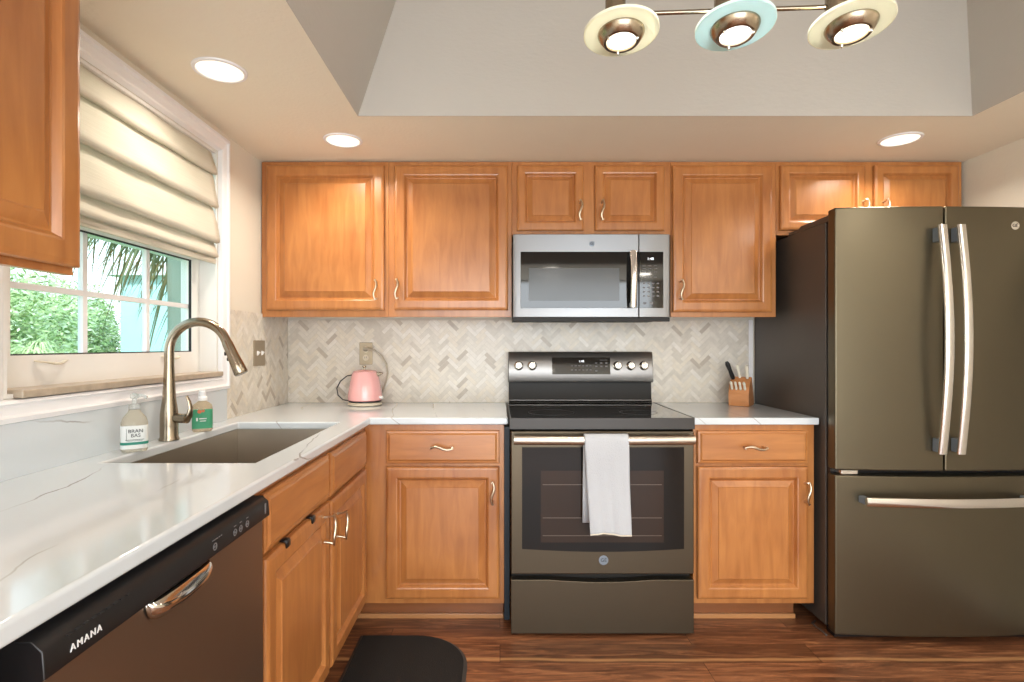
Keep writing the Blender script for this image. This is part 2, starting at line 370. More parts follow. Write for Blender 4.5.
        if bevel:
            md = o.modifiers.new('bevel', 'BEVEL'); md.width = bevel; md.segments = segs; md.limit_method = 'ANGLE'; md.angle_limit = R(50)
            for p in me.polygons: p.use_smooth = True
            md.harden_normals = True
        return o
def place(o, Wm, parent):
    WM[o.name] = Wm
    if parent is not None:
        o.parent = parent; o.matrix_basis = WM[parent.name].inverted() @ Wm
    else:
        o.matrix_basis = Wm
def tag(o, label=None, cat=None, group=None, kind=None):
    if label: o['label'] = label
    if cat: o['category'] = cat
    if group: o['group'] = group
    if kind: o['kind'] = kind
    return o
def thing(name, label, cat, loc=(0, 0, 0), rotz=0, group=None, rot=None):
    o = bpy.data.objects.new(name, None); C.objects.link(o); o.empty_display_size = 0.1
    place(o, Matrix.Translation(loc) @ (rot if rot is not None else Matrix.Rotation(rotz, 4, 'Z')), None)
    return tag(o, label, cat, group)
def struct(o): o['kind'] = 'structure'; return o
def copy_tree(o, parent=None, wm=None):
    c = o.copy(); C.objects.link(c)
    if parent is None:
        place(c, wm, None)
    else:
        c.parent = parent; WM[c.name] = WM[parent.name] @ o.matrix_basis
    for ch in [x for x in list(C.objects) if x.parent == o]: copy_tree(ch, c)
    return c
def text_mb(body, size, depth=0.0006, font_scale=1.0, spacing=1.0):
    cu = bpy.data.curves.new('lettering', 'FONT'); cu.body = body; cu.size = size; cu.extrude = depth; cu.align_x = 'CENTER'; cu.align_y = 'CENTER'
    cu.space_character = spacing; cu.offset = 0
    o = bpy.data.objects.new('lettering', cu); C.objects.link(o)
    dg = bpy.context.evaluated_depsgraph_get(); me = bpy.data.meshes.new_from_object(o.evaluated_get(dg))
    b = MB(); b.add([v.co for v in me.vertices], [tuple(p.vertices) for p in me.polygons])
    bpy.data.objects.remove(o); bpy.data.curves.remove(cu); bpy.data.meshes.remove(me)
    return b
FACE_Y = Matrix.Rotation(R(90), 4, 'X')                                   # lettering readable from -y
FACE_X = Matrix.Rotation(R(90), 4, 'Z') @ Matrix.Rotation(R(90), 4, 'X')    # lettering readable from +x

# ------------------------------------------------------------------ room shell
XL, XR = -1.172, 2.275
XO = -1.37
SOF = 2.13
YB = -5.4
struct(MB().box(XL - 0.2, XR + 0.15, YB, 0.15, -0.1, 0).build('floor', M['floor']))
struct(MB().box(XL - 0.198, XR + 0.15, 0, 0.15, 0, 2.8).build('wall_back', M['wall']))
struct(MB().box(XR, XR + 0.15, YB, 0, 0, 2.8).build('wall_right', M['wall']))
# left wall with the window opening: y -1.697..-0.735, z 1.104..2.035
WY0, WY1, WZ0, WZ1 = -1.714, -0.735, 1.100, 2.035
b = MB(); b.box(XO, XL, YB, WY0, 0, 2.8).box(XO, XL, WY1, 0, 0, 2.8).box(XO, XL, WY0, WY1, 0, WZ0).box(XO, XL, WY0, WY1, WZ1, 2.8)
struct(b.build('wall_left', M['wall']))
# wall behind the camera with a wide opening left to let sky light in
b = MB(); b.box(XL, -1.1, YB - 0.12, YB, 0, 2.8).box(2.1, XR, YB - 0.12, YB, 0, 2.8).box(-1.1, 2.1, YB - 0.12, YB, 2.1, 2.8)
struct(b.build('wall_rear', M['wall']))
# soffit ring round the tray
TX0, TX1, TY0, TY1 = -0.557, 1.855, -3.9, -0.86
b = MB(); e_ = 0.003; b.box(XL, XR, TY1 + e_, 0, SOF, SOF + 0.06).box(XL, XR, YB, TY0 - e_, SOF, SOF + 0.06).box(XL, TX0 - e_, TY0 - e_, TY1 + e_, SOF, SOF + 0.06).box(TX1 + e_, XR, TY0 - e_, TY1 + e_, SOF, SOF + 0.06)
struct(b.build('ceiling', M['ceil']))
b = MB()
lo = [(TX0, TY0), (TX1, TY0), (TX1, TY1), (TX0, TY1)]; hi = [(TX0 + 0.2, TY0 + 0.05), (TX1 - 0.03, TY0 + 0.05), (TX1 - 0.03, TY1 - 0.0), (TX0 + 0.2, TY1 - 0.0)]
vs_ = [(x, y, SOF - 0.0005) for x, y in lo] + [(x, y, 2.74) for x, y in hi] + [(x + (-0.0025 if x < 0 else 0.0025), y + (0.0025 if y > -2 else -0.0025), SOF - 0.0005) for x, y in lo] + [(x + (-0.05 if x < 0 else 0.05), y + (0.05 if y > -2 else -0.05), 2.79) for x, y in hi]
fs = []
for j in range(4):
    k = (j + 1) % 4
    fs += [(j, k, 4 + k, 4 + j), (8 + j, 12 + j, 12 + k, 8 + k), (j, 8 + j, 8 + k, k)]
fs += [(4, 5, 6, 7), (12, 15, 14, 13)]
b.add(vs_, fs)
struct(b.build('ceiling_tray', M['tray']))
b = MB(); b.ring((WY0, WY1, WZ0, WZ1), [(-0.9, XO - 0.012), (0.0, XO - 0.012), (0.004, XO - 0.010), (0.004, XO + 0.055), (0.0015, XO + 0.055), (0.0015, XO - 0.0005), (-0.9, XO - 0.0005)], lambda a, b_, h: (h, a, b_))
struct(b.build('trim_2', M['stucco']))
# baseboards
struct(MB().box(XR - 0.014, XR, YB, -0.9, 0, 0.09).build('baseboard_right', M['white'], bevel=0.003))

# ------------------------------------------------------------------ window
PX = lambda a, b_, h: (XL + h, a, b_)
casing = MB().ring((-1.800, -0.680, 1.046, 2.095), [(0, 0), (0, 0.024), (0.012, 0.026), (0.018, 0.018), (0.040, 0.014), (0.045, 0.02), (0.052, 0.016), ((0.086, 0.055, 0.054, 0.060), 0.0)], PX)
struct(casing.build('trim_1', M['white']))
win = bpy.data.objects.new('window_1', None); C.objects.link(win); place(win, Matrix.Translation((XL - 0.09, WY0, WZ0)), None); struct(win)
# jamb liner
PX2 = lambda a, b_, h: (h, a, b_)
MB().ring((WY0 - 0.0, WY1 + 0.0, WZ0, WZ1), [(0.001, XL - 0.002), (0.012, XL - 0.002), (0.012, XL - 0.07), (0.028, XL - 0.07), (0.028, XO + 0.06), (0.001, XO + 0.06)], PX2).build('window_jamb', M['vinyl'], win)
GX = -1.262
def sash(z0, z1, gz0, gz1, x0, x1, nm):
    b = MB()
    y0, y1 = WY0 + 0.029, WY1 - 0.029; gy0, gy1 = -1.62, -0.805
    b.ring((y0, y1, z0, z1), [(0.0, x0), (0.0, x1), (0.006, x1 + 0.002), ((gy0 - y0, y1 - gy1, gz0 - z0, z1 - gz1), x1), ((gy0 - y0, y1 - gy1, gz0 - z0, z1 - gz1), x0)], PX2)
    s = b.build(nm, M['vinyl'], win)
    MB().ring((gy0, gy1, gz0, gz1), [(0, x1 - 0.012), (0, x1 - 0.003), (0.004, x1 - 0.005), (0.004, x1 - 0.012)], PX2).build('glazing_gasket', M['gasket'], s)
    return s, gy0, gy1
lower, gy0, gy1 = sash(1.115, 1.615, 1.203, 1.572, GX - 0.012, GX + 0.022, 'lower_sash')
MB().box(GX - 0.003, GX + 0.001, gy0 + 0.002, gy1 - 0.002, 1.205, 1.570).build('window_pane', M['pane'], lower)
b = MB()
for yy in (-1.352, -1.058): b.box(GX - 0.008, GX + 0.008, yy - 0.009, yy + 0.009, 1.205, 1.570)
b.box(GX - 0.0082, GX + 0.0082, gy0, gy1, 1.377, 1.394)
b.build('muntin_grid', M['white'], lower)
upper, _, _ = sash(1.575, 2.005, 1.615, 1.965, GX - 0.05, GX - 0.016, 'upper_sash')
MB().box(GX - 0.035, GX - 0.031, gy0, gy1, 1.617, 1.963).build('window_pane', M['pane'], upper)
def liftpull(yc):
    pts = [(yc - 0.055 + 0.11 * i / 10, ) for i in range(11)]
    b = MB()
    path = [(GX + 0.024 + 0.018 * math.sin(math.pi * i / 10), yc - 0.055 + 0.11 * i / 10, 1.183 + 0.004 * math.cos(math.pi * i / 5)) for i in range(11)]
    b.tube(path, [0.004 + 0.003 * math.sin(math.pi * i / 10) for i in range(11)], 8, flat=0.5)
    return b.build('sash_lift', M['almond'], lower, smooth=True)
liftpull(-1.497); liftpull(-0.95)
# marble sill
sill = MB().box(XL - 0.088, XL + 0.022, WY0 + 0.028, WY1 + 0.004, 1.101, 1.121)
tag(sill.build('marble_sill', M['marble'], bevel=0.004), 'narrow beige marble ledge at the foot of the white window', 'window sill')
# roman shade
def shade():
    t = thing('roman_shade', 'cream linen roman shade with soft horizontal folds covering the upper window', 'window shade', (XL - 0.02, (WY0 + WY1) / 2, 2.03))
    prof = []; seams = [2.03, 1.94, 1.803, 1.66, 1.6, 1.566]
    for i in range(len(seams) - 1):
        a, c = seams[i], seams[i + 1]
        amp = [0.026, 0.032, 0.034, 0.026, 0.012][i]
        for k in range(9):
            u = k / 9
            prof.append((XL - 0.018 + amp * (u ** 0.9) + 0.003 * i, a + (c - a) * u))
        if i < 4:
            prof.append((XL - 0.018 + amp * 0.98 + 0.003 * i, c - 0.006)); prof.append((XL - 0.018 + amp * 0.6 + 0.003 * i, c - 0.010)); prof.append((XL - 0.019 + 0.003 * i, c + 0.012))
    ny = 24; b = MB(); vs_ = []
    for (x, z) in prof:
        for j in range(ny + 1):
            u = j / ny
            vs_.append((x + 0.0022 * math.sin(u * 19 + z * 30), WY0 + 0.02 + (WY1 - WY0 - 0.045) * u, z + 0.002 * math.sin(u * math.pi * 1.0 + z)))
    fs = [(i * (ny + 1) + j, i * (ny + 1) + j + 1, (i + 1) * (ny + 1) + j + 1, (i + 1) * (ny + 1) + j) for i in range(len(prof) - 1) for j in range(ny)]
    b.add(vs_, fs); o = b.build('shade_fabric', M['shade'], t, solid=0.0025, fixn=False)
    for p in o.data.polygons: p.use_smooth = True
    MB().box(XL - 0.050, XL - 0.019, WY0 + 0.014, WY1 - 0.016, 2.005, 2.032).build('headrail', M['white'], t)
    MB().box(XL - 0.004, XL + 0.006, WY0 + 0.021, WY1 - 0.026, 1.562, 1.585).build('bottom_bar', M['shade'], t, bevel=0.003)
shade()

# ------------------------------------------------------------------ herringbone tile
def herringbone(u0, u1, v0, v1, mp, name, label, seed):
    rnd = random.Random(seed); Wd, Ln = 0.0212, 0.0725; g = 0.0008; b = MB()
    c45 = math.sqrt(0.5)
    def clip(poly, ax, lim, sgn):
        out = []
        for i in range(len(poly)):
            p, q = poly[i], poly[(i + 1) % len(poly)]
            ip, iq = sgn * (p[ax] - lim) >= 0, sgn * (q[ax] - lim) >= 0
            if ip: out.append(p)
            if ip != iq:
                t = (lim - p[ax]) / (q[ax] - p[ax]); out.append((p[0] + (q[0] - p[0]) * t, p[1] + (q[1] - p[1]) * t))
        return out
    bu = int((u1 - u0) / (2 * Ln * c45)) + 4; bv = int((v1 - v0) / (2 * Wd * c45)) + 6
    for jb in range(-2, bu):
        for ia in range(-6, bv + 6):
            for kind in (0, 1):
                ox = ia * Wd - jb * Ln; oy = ia * Wd + jb * Ln
                r = (ox + g, ox + Ln - g, oy + g, oy + Wd - g) if kind == 0 else (ox + g, ox + Wd - g, oy + Wd + g, oy + Wd + Ln - g)
                poly = []
                for (x, y) in ((r[0], r[2]), (r[1], r[2]), (r[1], r[3]), (r[0], r[3])):
                    poly.append((u0 - (x - y) * c45, v0 + (x + y) * c45))
                for ax, lim, sg in ((0, u0, 1), (0, u1, -1), (1, v0, 1), (1, v1, -1)):
                    poly = clip(poly, ax, lim, sg)
                    if len(poly) < 3: break
                if len(poly) < 3: continue
                b.cur = rnd.choice([0, 0, 1, 1, 2, 3, 3, 5, 5, 2, 4]) if rnd.random() > 0.05 else 6
                n = len(poly); hgt = 0.0075 + rnd.uniform(-0.0003, 0.0003)
                b.add([mp(p[0], p[1], 0.002) for p in poly] + [mp(p[0], p[1], hgt) for p in poly],
                      [tuple(range(n, 2 * n))] + [(i, (i + 1) % n, n + (i + 1) % n, n + i) for i in range(n)])
    b.cur = 7
    b.add([mp(u, v, h) for h in (0.0, 0.0062) for (u, v) in ((u0, v0), (u1, v0), (u1, v1), (u0, v1))],
          [(0, 1, 2, 3), (4, 5, 6, 7), (0, 1, 5, 4), (1, 2, 6, 5), (2, 3, 7, 6), (3, 0, 4, 7)])
    return tag(b.build(name, TILES + [M['grout']]), label, 'backsplash')
CT = 0.914
herringbone(XL + 0.009, 1.364, CT + 0.0005, 1.3665, lambda u, v, h: (u, -h - 0.0008, v), 'tiled_backsplash', 'cream marble herringbone tile backsplash on the back wall behind the range', 3)
herringbone(-0.698, -0.0095, CT + 0.0005, 1.384, lambda u, v, h: (XL + h + 0.0008, u, v), 'tiled_backsplash', 'narrow strip of cream herringbone tile on the left wall behind the light switch', 8)
tag(MB().box(1.3645, 1.386, -0.012, -0.0005, CT + 0.001, 1.3665).build('tile_edge_strip', M['white']), 'thin white strip ending the tile beside the refrigerator', 'edge strip')

# ------------------------------------------------------------------ cabinets
DOOR = [(0, 0.011), (0.002, 0.015), (0.006, 0.0175), (0.013, 0.0195), (0.045, 0.020), (0.050, 0.0185), (0.055, 0.012), (0.059, 0.006), (0.064, 0.0055), (0.070, 0.0085), (0.088, 0.0165), (0.0905, 0.0195)]
SMALLDOOR = [(0, 0.011), (0.002, 0.015), (0.006, 0.0175), (0.012, 0.0195), (0.036, 0.020), (0.041, 0.0185), (0.045, 0.012), (0.048, 0.006), (0.052, 0.0055), (0.057, 0.0085), (0.072, 0.0165), (0.074, 0.0195)]
DRAWER = [(0, 0.010), (0.003, 0.0135), (0.011, 0.0145), (0.014, 0.0175), (0.018, 0.020)]
def wavy_pull(parent, wm, L=0.10, flip=1):
    """S shaped pull along local x, standing off -y"""
    b = MB(); n = 18
    path = [(-L / 2 + L * i / n, -0.032 - 0.004 * math.sin(math.pi * i / n), flip * 0.0065 * math.sin(2 * math.pi * i / n)) for i in range(n + 1)]
    rad = [0.0036 + 0.0022 * math.sin(math.pi * i / n) for i in range(n + 1)]
    b.tube(path, rad, 10)
    for sx in (-1, 1):
        b.tube([(sx * L * 0.40, 0, 0), (sx * L * 0.42, -0.018, 0), (sx * L * 0.46, -0.033, flip * -sx * -0.003)], [0.005, 0.0035, 0.004], 8)
    o = b.build('handle', M['pull'], smooth=True)
    place(o, wm, parent); return o
VERT = Matrix.Rotation(R(90), 4, 'Y')
class Cab:
    """front faces -y in local space; origin at local (0,0,0); rotz places it"""
    def __init__(s, label, loc, rotz=0, group=None, name='cabinet'):
        s.t = thing(name, label, 'cabinet', loc, rotz, group); s.W = WM[s.t.name]
    def body(s, b, mat='wood', nm='carcass'):
        o = b.build(nm, M[mat]); place(o, s.W.copy(), s.t)
        md = o.modifiers.new('bevel', 'BEVEL'); md.width = 0.0015; md.segments = 2; md.limit_method = 'ANGLE'
        return o
    def front(s, x0, x1, z0, z1, y, kind='door', handle=None):
        prof = {'door': DOOR, 'small': SMALLDOOR, 'drawer': DRAWER}[kind]
        b = MB().panel(x1 - x0, z1 - z0, prof)
        o = b.build('drawer' if kind == 'drawer' else 'door', M['wood_h'] if kind == 'drawer' else M['wood'])
        wm = s.W @ Matrix.Translation((x0, y - 0.0025, z0)); place(o, wm, s.t)
        if handle:
            hx, hz, orient = handle
            hm = s.W @ Matrix.Translation((hx, y - 0.0220, hz)) @ (VERT if orient == 'v' else Matrix.Identity(4))
            wavy_pull(o, hm, flip=1)
        return o
def frame_body(x0, x1, z0, z1, depth, openings, t=0.018):
    """box with face frame: carcass panels and solid front face"""
    b = MB(); b.box(x0, x1, -depth, -0.001, z0, z1); return b
UD = -0.33
UZ1 = SOF - 0.003
def upper(label, x0, x1, z0, doors, group=None, kind='door'):
    c = Cab(label, (x0, 0, z0), name='wall_cabinet', group=group)
    w = x1 - x0; b = MB(); h = UZ1 - z0
    # one closed outline: box with a recessed underside
    b.prism([(-0.009, 0.022), (UD + 0.019, 0.022), (UD + 0.019, 0.0), (UD, 0.0), (UD, h), (-0.009, h)], 0.0005, w - 0.0005, 'x')
    c.body(b)
    for (a, e, za, zb, hd) in doors:
        c.front(a - x0, e - x0, za - z0, zb - z0, UD - 0.0005, kind, (hd[0] - x0, hd[1] - z0, 'v') if hd else None)
    return c
upper('wood wall cabinet in the left back corner, one raised-panel door above the pink kettle', XL + 0.004, -0.545, 1.367, [(-1.138, -0.564, 1.400, 2.105, (-0.600, 1.496))])
upper('wood wall cabinet immediately left of the microwave, door handle at its lower left', -0.545, 0.058, 1.367, [(-0.515, 0.039, 1.400, 2.105, (-0.497, 1.500))])
upper('short two-door wood wall cabinet directly above the microwave', 0.058, 0.835, 1.768, [(0.083, 0.408, 1.786, 2.105, (0.388, 1.880)), (0.462, 0.802, 1.786, 2.105, (0.494, 1.880))], kind='small')
upper('wood wall cabinet between the microwave and the refrigerator, handle at its lower left', 0.835, 1.352, 1.367, [(0.841, 1.327, 1.390, 2.105, (0.876, 1.496))])
upper('short two-door wood wall cabinet above the refrigerator', 1.352, 2.262, 1.768, [(1.366, 1.779, 1.79, 2.105, (1.764, 1.885)), (1.823, 2.236, 1.79, 2.105, (1.862, 1.885))], kind='small')

# near wall cabinet on the left wall (faces +x): rotz = +90deg -> local -y becomes +x, local x becomes +y
RZ = R(90)
def left_cab(label, y0, name):
    return Cab(label, (XL, y0, 0), RZ, name=name)
c = left_cab('wood wall cabinet on the left wall near the camera, left of the window', -2.62, 'wall_cabinet')
b = MB(); w = -1.925 + 2.62
b.prism([(-0.001, 1.389), (-0.311, 1.389), (-0.311, 1.367), (-0.33, 1.367), (-0.33, UZ1), (-0.001, UZ1)], 0, w, 'x')
c.body(b)
c.front(0.02, w - 0.004, 1.381, 2.105, -0.3305, 'door')

# base cabinets on the back wall
BD = -0.61
def toe(b, x0, x1, z1=0.1): b.box(x0, x1, BD + 0.075, -0.02, 0.0, z1)
BT = 0.8825
c = Cab('wood base cabinet between the corner and the range, one drawer over one door', (-0.595, 0, 0), name='base_cabinet')
w = 0.018 + 0.595
c.body(MB().box(0.0, w, BD, -0.01, 0.097, BT))
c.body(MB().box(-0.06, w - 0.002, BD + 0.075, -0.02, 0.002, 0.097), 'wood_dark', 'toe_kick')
c.body(MB().box(-0.05, w - 0.002, BD + 0.058, BD + 0.075, 0.001, 0.022), 'wood_mould', 'shoe_moulding')
c.front(-0.497 + 0.595, -0.003 + 0.595, 0.714, 0.857, BD - 0.0005, 'drawer', (-0.25 + 0.595, 0.787, 'h'))
c.front(-0.497 + 0.595, -0.003 + 0.595, 0.124, 0.700, BD - 0.0005, 'door', (-0.032 + 0.595, 0.592, 'v'))
c = Cab('wood base cabinet between the range and the refrigerator, one drawer over one door', (0.846, 0, 0), name='base_cabinet')
w = 1.377 - 0.846
c.body(MB().box(0.0, w, BD, -0.01, 0.097, BT))
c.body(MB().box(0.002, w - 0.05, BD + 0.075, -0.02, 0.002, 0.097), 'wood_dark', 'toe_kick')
c.body(MB().box(0.002, w - 0.05, BD + 0.058, BD + 0.075, 0.001, 0.022), 'wood_mould', 'shoe_moulding')
c.front(0.861 - 0.846, 1.343 - 0.846, 0.714, 0.857, BD - 0.0005, 'drawer', (1.10 - 0.846, 0.787, 'h'))
c.front(0.861 - 0.846, 1.343 - 0.846, 0.124, 0.700, BD - 0.0005, 'door', (1.325 - 0.846, 0.592, 'v'))
# sink base along the left wall
FX = -0.595 - XL     # face distance from wall = 0.577
c = left_cab('wood sink base cabinet below the sink, two false drawers over two doors', -1.678, 'sink_cabinet')
w = 1.678 - 0.612
b = MB(); b.box(0, w, -FX, -FX + 0.02, 0.097, BT); b.box(0, 0.018, -FX + 0.0202, -0.005, 0.097, BT); b.box(w - 0.018, w, -FX + 0.0202, -0.005, 0.097, BT); b.box(0.0182, w - 0.0182, -FX + 0.0202, -0.005, 0.097, 0.115)
c.body(b)
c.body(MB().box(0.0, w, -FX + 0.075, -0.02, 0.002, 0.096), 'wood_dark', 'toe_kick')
c.body(MB().box(0.0, w, -FX + 0.058, -FX + 0.075, 0.001, 0.022), 'wood_mould', 'shoe_moulding')
Y0 = -1.678
c.front(-1.656 - Y0, -1.160 - Y0, 0.716, 0.862, -FX - 0.0005, 'drawer')
c.front(-1.132 - Y0, -0.650 - Y0, 0.712, 0.860, -FX - 0.0005, 'drawer')
dA = c.front(-1.656 - Y0, -1.160 - Y0, 0.124, 0.700, -FX - 0.0005, 'door', (-1.225 - Y0, 0.628, 'v'))
dB = c.front(-1.132 - Y0, -0.650 - Y0, 0.124, 0.696, -FX - 0.0005, 'door', (-1.085 - Y0, 0.598, 'v'))
# black hooks over the sink door
def over_hook(y, label):
    b = MB(); xd = -0.575
    path = [(xd + 0.0035, y, 0.686), (xd + 0.0035, y, 0.700), (xd + 0.000, y, 0.7045), (xd - 0.014, y, 0.7045)]
    vs_ = []
    for (x, yy, z) in path:
        for (dy, dn) in ((-0.014, 0), (0.014, 0)): vs_.append((x, yy + dy, z))
    fs = [(2 * i, 2 * i + 1, 2 * i + 3, 2 * i + 2) for i in range(len(path) - 1)]
    o = b.add(vs_, fs).build('over_door_hook', M['black'], solid=0.004); o.data.polygons.foreach_set('use_smooth', [True] * len(o.data.polygons))
    tag(o, label, 'hook', 'hooks over the sink cabinet door')
over_hook(-1.530, 'small black hook over the sink cabinet door, nearer the dishwasher')
over_hook(-1.330, 'small black hook over the sink cabinet door, nearer the door handle')
# end panel left of the dishwasher
c = left_cab('wood base cabinet edge nearest the camera, left of the dishwasher', -2.62, 'base_cabinet')
c.body(MB().box(0, 0.225, -FX, -0.005, 0.097, BT)); c.body(MB().box(0, 0.225, -FX + 0.075, -0.02, 0.002, 0.096), 'wood_dark', 'toe_kick')
c.front(0.012, 0.213, 0.124, 0.857, -FX - 0.0005, 'small')

# ------------------------------------------------------------------ dishwasher
dw = thing('dishwasher', 'dark steel dishwasher with black control strip below the left countertop', 'dishwasher', (XL + 0.3, -2.015, 0))
DY0, DY1 = -2.338, -1.690
MB().box(XL + 0.02, -0.612, DY0 - 0.04, DY1 + 0.004, 0.02, 0.878).build('tub_housing', M['black'], dw)
door = MB().prism([(-0.6115, 0.115), (-0.580, 0.115), (-0.572, 0.13), (-0.568, 0.45), (-0.570, 0.8155), (-0.6115, 0.8155)], DY0, DY1, 'y').build('door', M['dwsteel'], dw, bevel=0.003)
cp = MB().prism([(-0.6115, 0.817), (-0.560, 0.817), (-0.553, 0.822), (-0.556, 0.856), (-0.570, 0.869), (-0.6115, 0.869)], DY0, DY1, 'y').build('control_panel', M['black'], dw, bevel=0.002)
MB().prism([(-0.600, 0.020), (-0.64, 0.02), (-0.64, 0.11), (-0.600, 0.11)], DY0, DY1, 'y').build('kick_plate', M['black'], dw)
text_mb('AMANA', 0.0135, spacing=1.28).build('brand_lettering', M['ink'], cp, (-0.5535, -2.270, 0.838), rot=FACE_X)
b = MB()
for k in range(4):      # button glyphs
    yb = [-1.94, -1.86, -1.835, -1.805][k]
    b.lathe([(0.0075, 0), (0.0075, 0.0008), (0.0050, 0.0008), (0.0050, 0)], -0.5543, yb, 18, 'x', 0.838, closed=True)
    b.box(-0.5543, -0.5535, yb - 0.0025, yb + 0.0025, 0.836, 0.840)
    b.box(-0.5543, -0.5535, yb - 0.005, yb + 0.004, 0.8505, 0.8525)
for k in range(5): b.box(-0.5545, -0.5535, -1.95 + k * 0.008, -1.946 + k * 0.008, 0.851, 0.8525)
b.build('button_marks', M['greyink'], cp)
MB().box(-0.5545, -0.5532, -1.716, -1.710, 0.832, 0.856).build('status_slot', M['greyink'], cp)
b = MB()
for k in range(9): b.box(-0.559, -0.5545, -2.30 + k * 0.014, -2.291 + k * 0.014, 0.8560, 0.8580)
b.build('vent_slots', M['gasket'], cp)
# pocket handle
b = MB(); nu, nv = 24, 8; vs_ = []
for i in range(nu + 1):
    u = math.pi * i / nu; yc = -2.036 - 0.090 * math.cos(u); dep = 0.046 * math.sin(u) ** 0.55
    for j in range(nv + 1):
        v = j / nv
        vs_.append((-0.5685 + 0.026 * math.sin(math.pi * (0.12 + 0.88 * v)) * math.sin(u) ** 0.6 + 0.001, yc, 0.8165 - dep * v))
b.add(vs_, [(i * (nv + 1) + j, (i + 1) * (nv + 1) + j, (i + 1) * (nv + 1) + j + 1, i * (nv + 1) + j + 1) for i in range(nu) for j in range(nv)])
b.build('pocket_handle', M['chrome'], door, smooth=True, solid=0.002)

# ------------------------------------------------------------------ countertops, upstand, sink
def lcounter():
    b = MB(); t0, t1 = 0.8835, CT
    b2 = [(XL + 0.001, -2.62), (-0.564, -2.62), (-0.564, -0.635), (0.036, -0.635), (0.036, -0.001), (XL + 0.001, -0.001)]
    hx0, hx1, hy0, hy1 = -1.074, -0.660, -1.536, -0.765
    # tessellate on a grid so the sink opening is a true hole
    xs = [XL + 0.001, hx0, hx1, -0.564, 0.036]; ys = [-2.62, hy0, hy1, -0.635, -0.001]
    idx = {}; vs_ = []
    def vid(i, j, k):
        if (i, j, k) not in idx: idx[(i, j, k)] = len(vs_); vs_.append((xs[i], ys[j], (t0, t1)[k]))
        return idx[(i, j, k)]
    cells = {(i, j) for i in range(4) for j in range(4) if not (i == 3 and j < 3) and not (i == 1 and j == 1)}
    fs = []
    for (i, j) in cells:
        fs.append((vid(i, j, 1), vid(i + 1, j, 1), vid(i + 1, j + 1, 1), vid(i, j + 1, 1)))
        fs.append((vid(i, j, 0), vid(i, j + 1, 0), vid(i + 1, j + 1, 0), vid(i + 1, j, 0)))
        for (di, dj, a, c_) in ((-1, 0, (i, j), (i, j + 1)), (1, 0, (i + 1, j), (i + 1, j + 1)), (0, -1, (i, j), (i + 1, j)), (0, 1, (i, j + 1), (i + 1, j + 1))):
            if (i + di, j + dj) not in cells:
                fs.append((vid(a[0], a[1], 0), vid(c_[0], c_[1], 0), vid(c_[0], c_[1], 1), vid(a[0], a[1], 1)))
    b.add(vs_, fs)
    o = b.build('countertop', M['quartz'], bevel=0.007, segs=4)
    return tag(o, 'L-shaped white veined quartz countertop holding the sink and running to the range', 'countertop')
lcounter()
tag(MB().box(0.833, 1.386, -0.635, -0.001, 0.8835, CT).build('countertop', M['quartz'], bevel=0.004, segs=3), 'short white quartz countertop under the knife block, between range and refrigerator', 'countertop')
tag(MB().box(XL + 0.0005, XL + 0.021, -2.62, -0.700, CT - 0.0005, 1.0455).build('quartz_upstand', M['quartz'], bevel=0.002), 'low white quartz upstand with a grey vein, below the window', 'upstand')
# sink
sk = thing('undermount_sink', 'rectangular stainless steel sink sunk into the left countertop', 'sink', (-0.86, -1.15, 0.66))
x0, x1, y0, y1, zt, zb = -1.078, -0.656, -1.540, -0.761, 0.8832, 0.665
b = MB(); r = 0.012
P = lambda i, z: [(x0 + i, y0 + i, z), (x1 - i, y0 + i, z), (x1 - i, y1 - i, z), (x0 + i, y1 - i, z)]
loops = [P(-0.02, zt), P(0, zt), P(0.004, zb + 0.02), P(0.02, zb + 0.002), P(0.03, zb)]
vs_ = [p for l in loops for p in l]
fs = [(4 * k + j, 4 * k + (j + 1) % 4, 4 * k + 4 + (j + 1) % 4, 4 * k + 4 + j) for k in range(4) for j in range(4)] + [(16, 17, 18, 19)]
b.add(vs_, fs); b.build('basin', M['steel'], sk, solid=0.0015, fixn=False)
MB().lathe([(0.001, 0.002), (0.03, 0.002), (0.042, 0.006), (0.045, 0.003), (0.045, 0.0005)], -0.92, -1.15, 28, cz=zb + 0.001).build('drain', M['chrome'], sk, smooth=True)

# ------------------------------------------------------------------ faucet
fx, fy = -1.100, -1.188
fa = thing('kitchen_faucet', 'tall brushed nickel gooseneck pull-down faucet behind the sink', 'faucet', (fx, fy, CT))
b = MB().lathe([(0.030, 0.0005), (0.030, 0.006), (0.0275, 0.012), (0.0275, 0.05), (0.027, 0.085), (0.0235, 0.115), (0.020, 0.14), (0.017, 0.20), (0.0152, 0.245)], fx, fy, 28, cz=CT)
b.build('faucet_body', M['nickel'], fa, smooth=True)
R0 = 0.098; zc = CT + 0.295
path = [(fx, fy, CT + 0.24), (fx, fy, CT + 0.27)]
for i in range(17):
    a = R(180) - R(160) * i / 16
    path.append((fx + R0 + R0 * math.cos(a), fy, zc + R0 * math.sin(a)))
b = MB().tube(path, 0.0150, 18); b.build('gooseneck', M['nickel'], fa, smooth=True)
ex, ez = path[-1][0], path[-1][2]; dx, dz = path[-1][0] - path[-2][0], path[-1][2] - path[-2][2]; l_ = math.hypot(dx, dz); dx /= l_; dz /= l_
pts = [(ex + dx * t, fy, ez + dz * t) for t in (0, 0.01, 0.04, 0.085, 0.115, 0.12)]
sp = MB().tube(pts, [0.0152, 0.0165, 0.0175, 0.0205, 0.0225, 0.020], 18).build('spray_head', M['nickel'], fa, smooth=True)
b = MB()
for t in (0.045, 0.065): b.box(ex + dx * t - 0.024, ex + dx * t - 0.014, fy - 0.006, fy + 0.004, ez + dz * t - 0.007, ez + dz * t + 0.006)
b.build('spray_button', M['black'], sp, bevel=0.002)
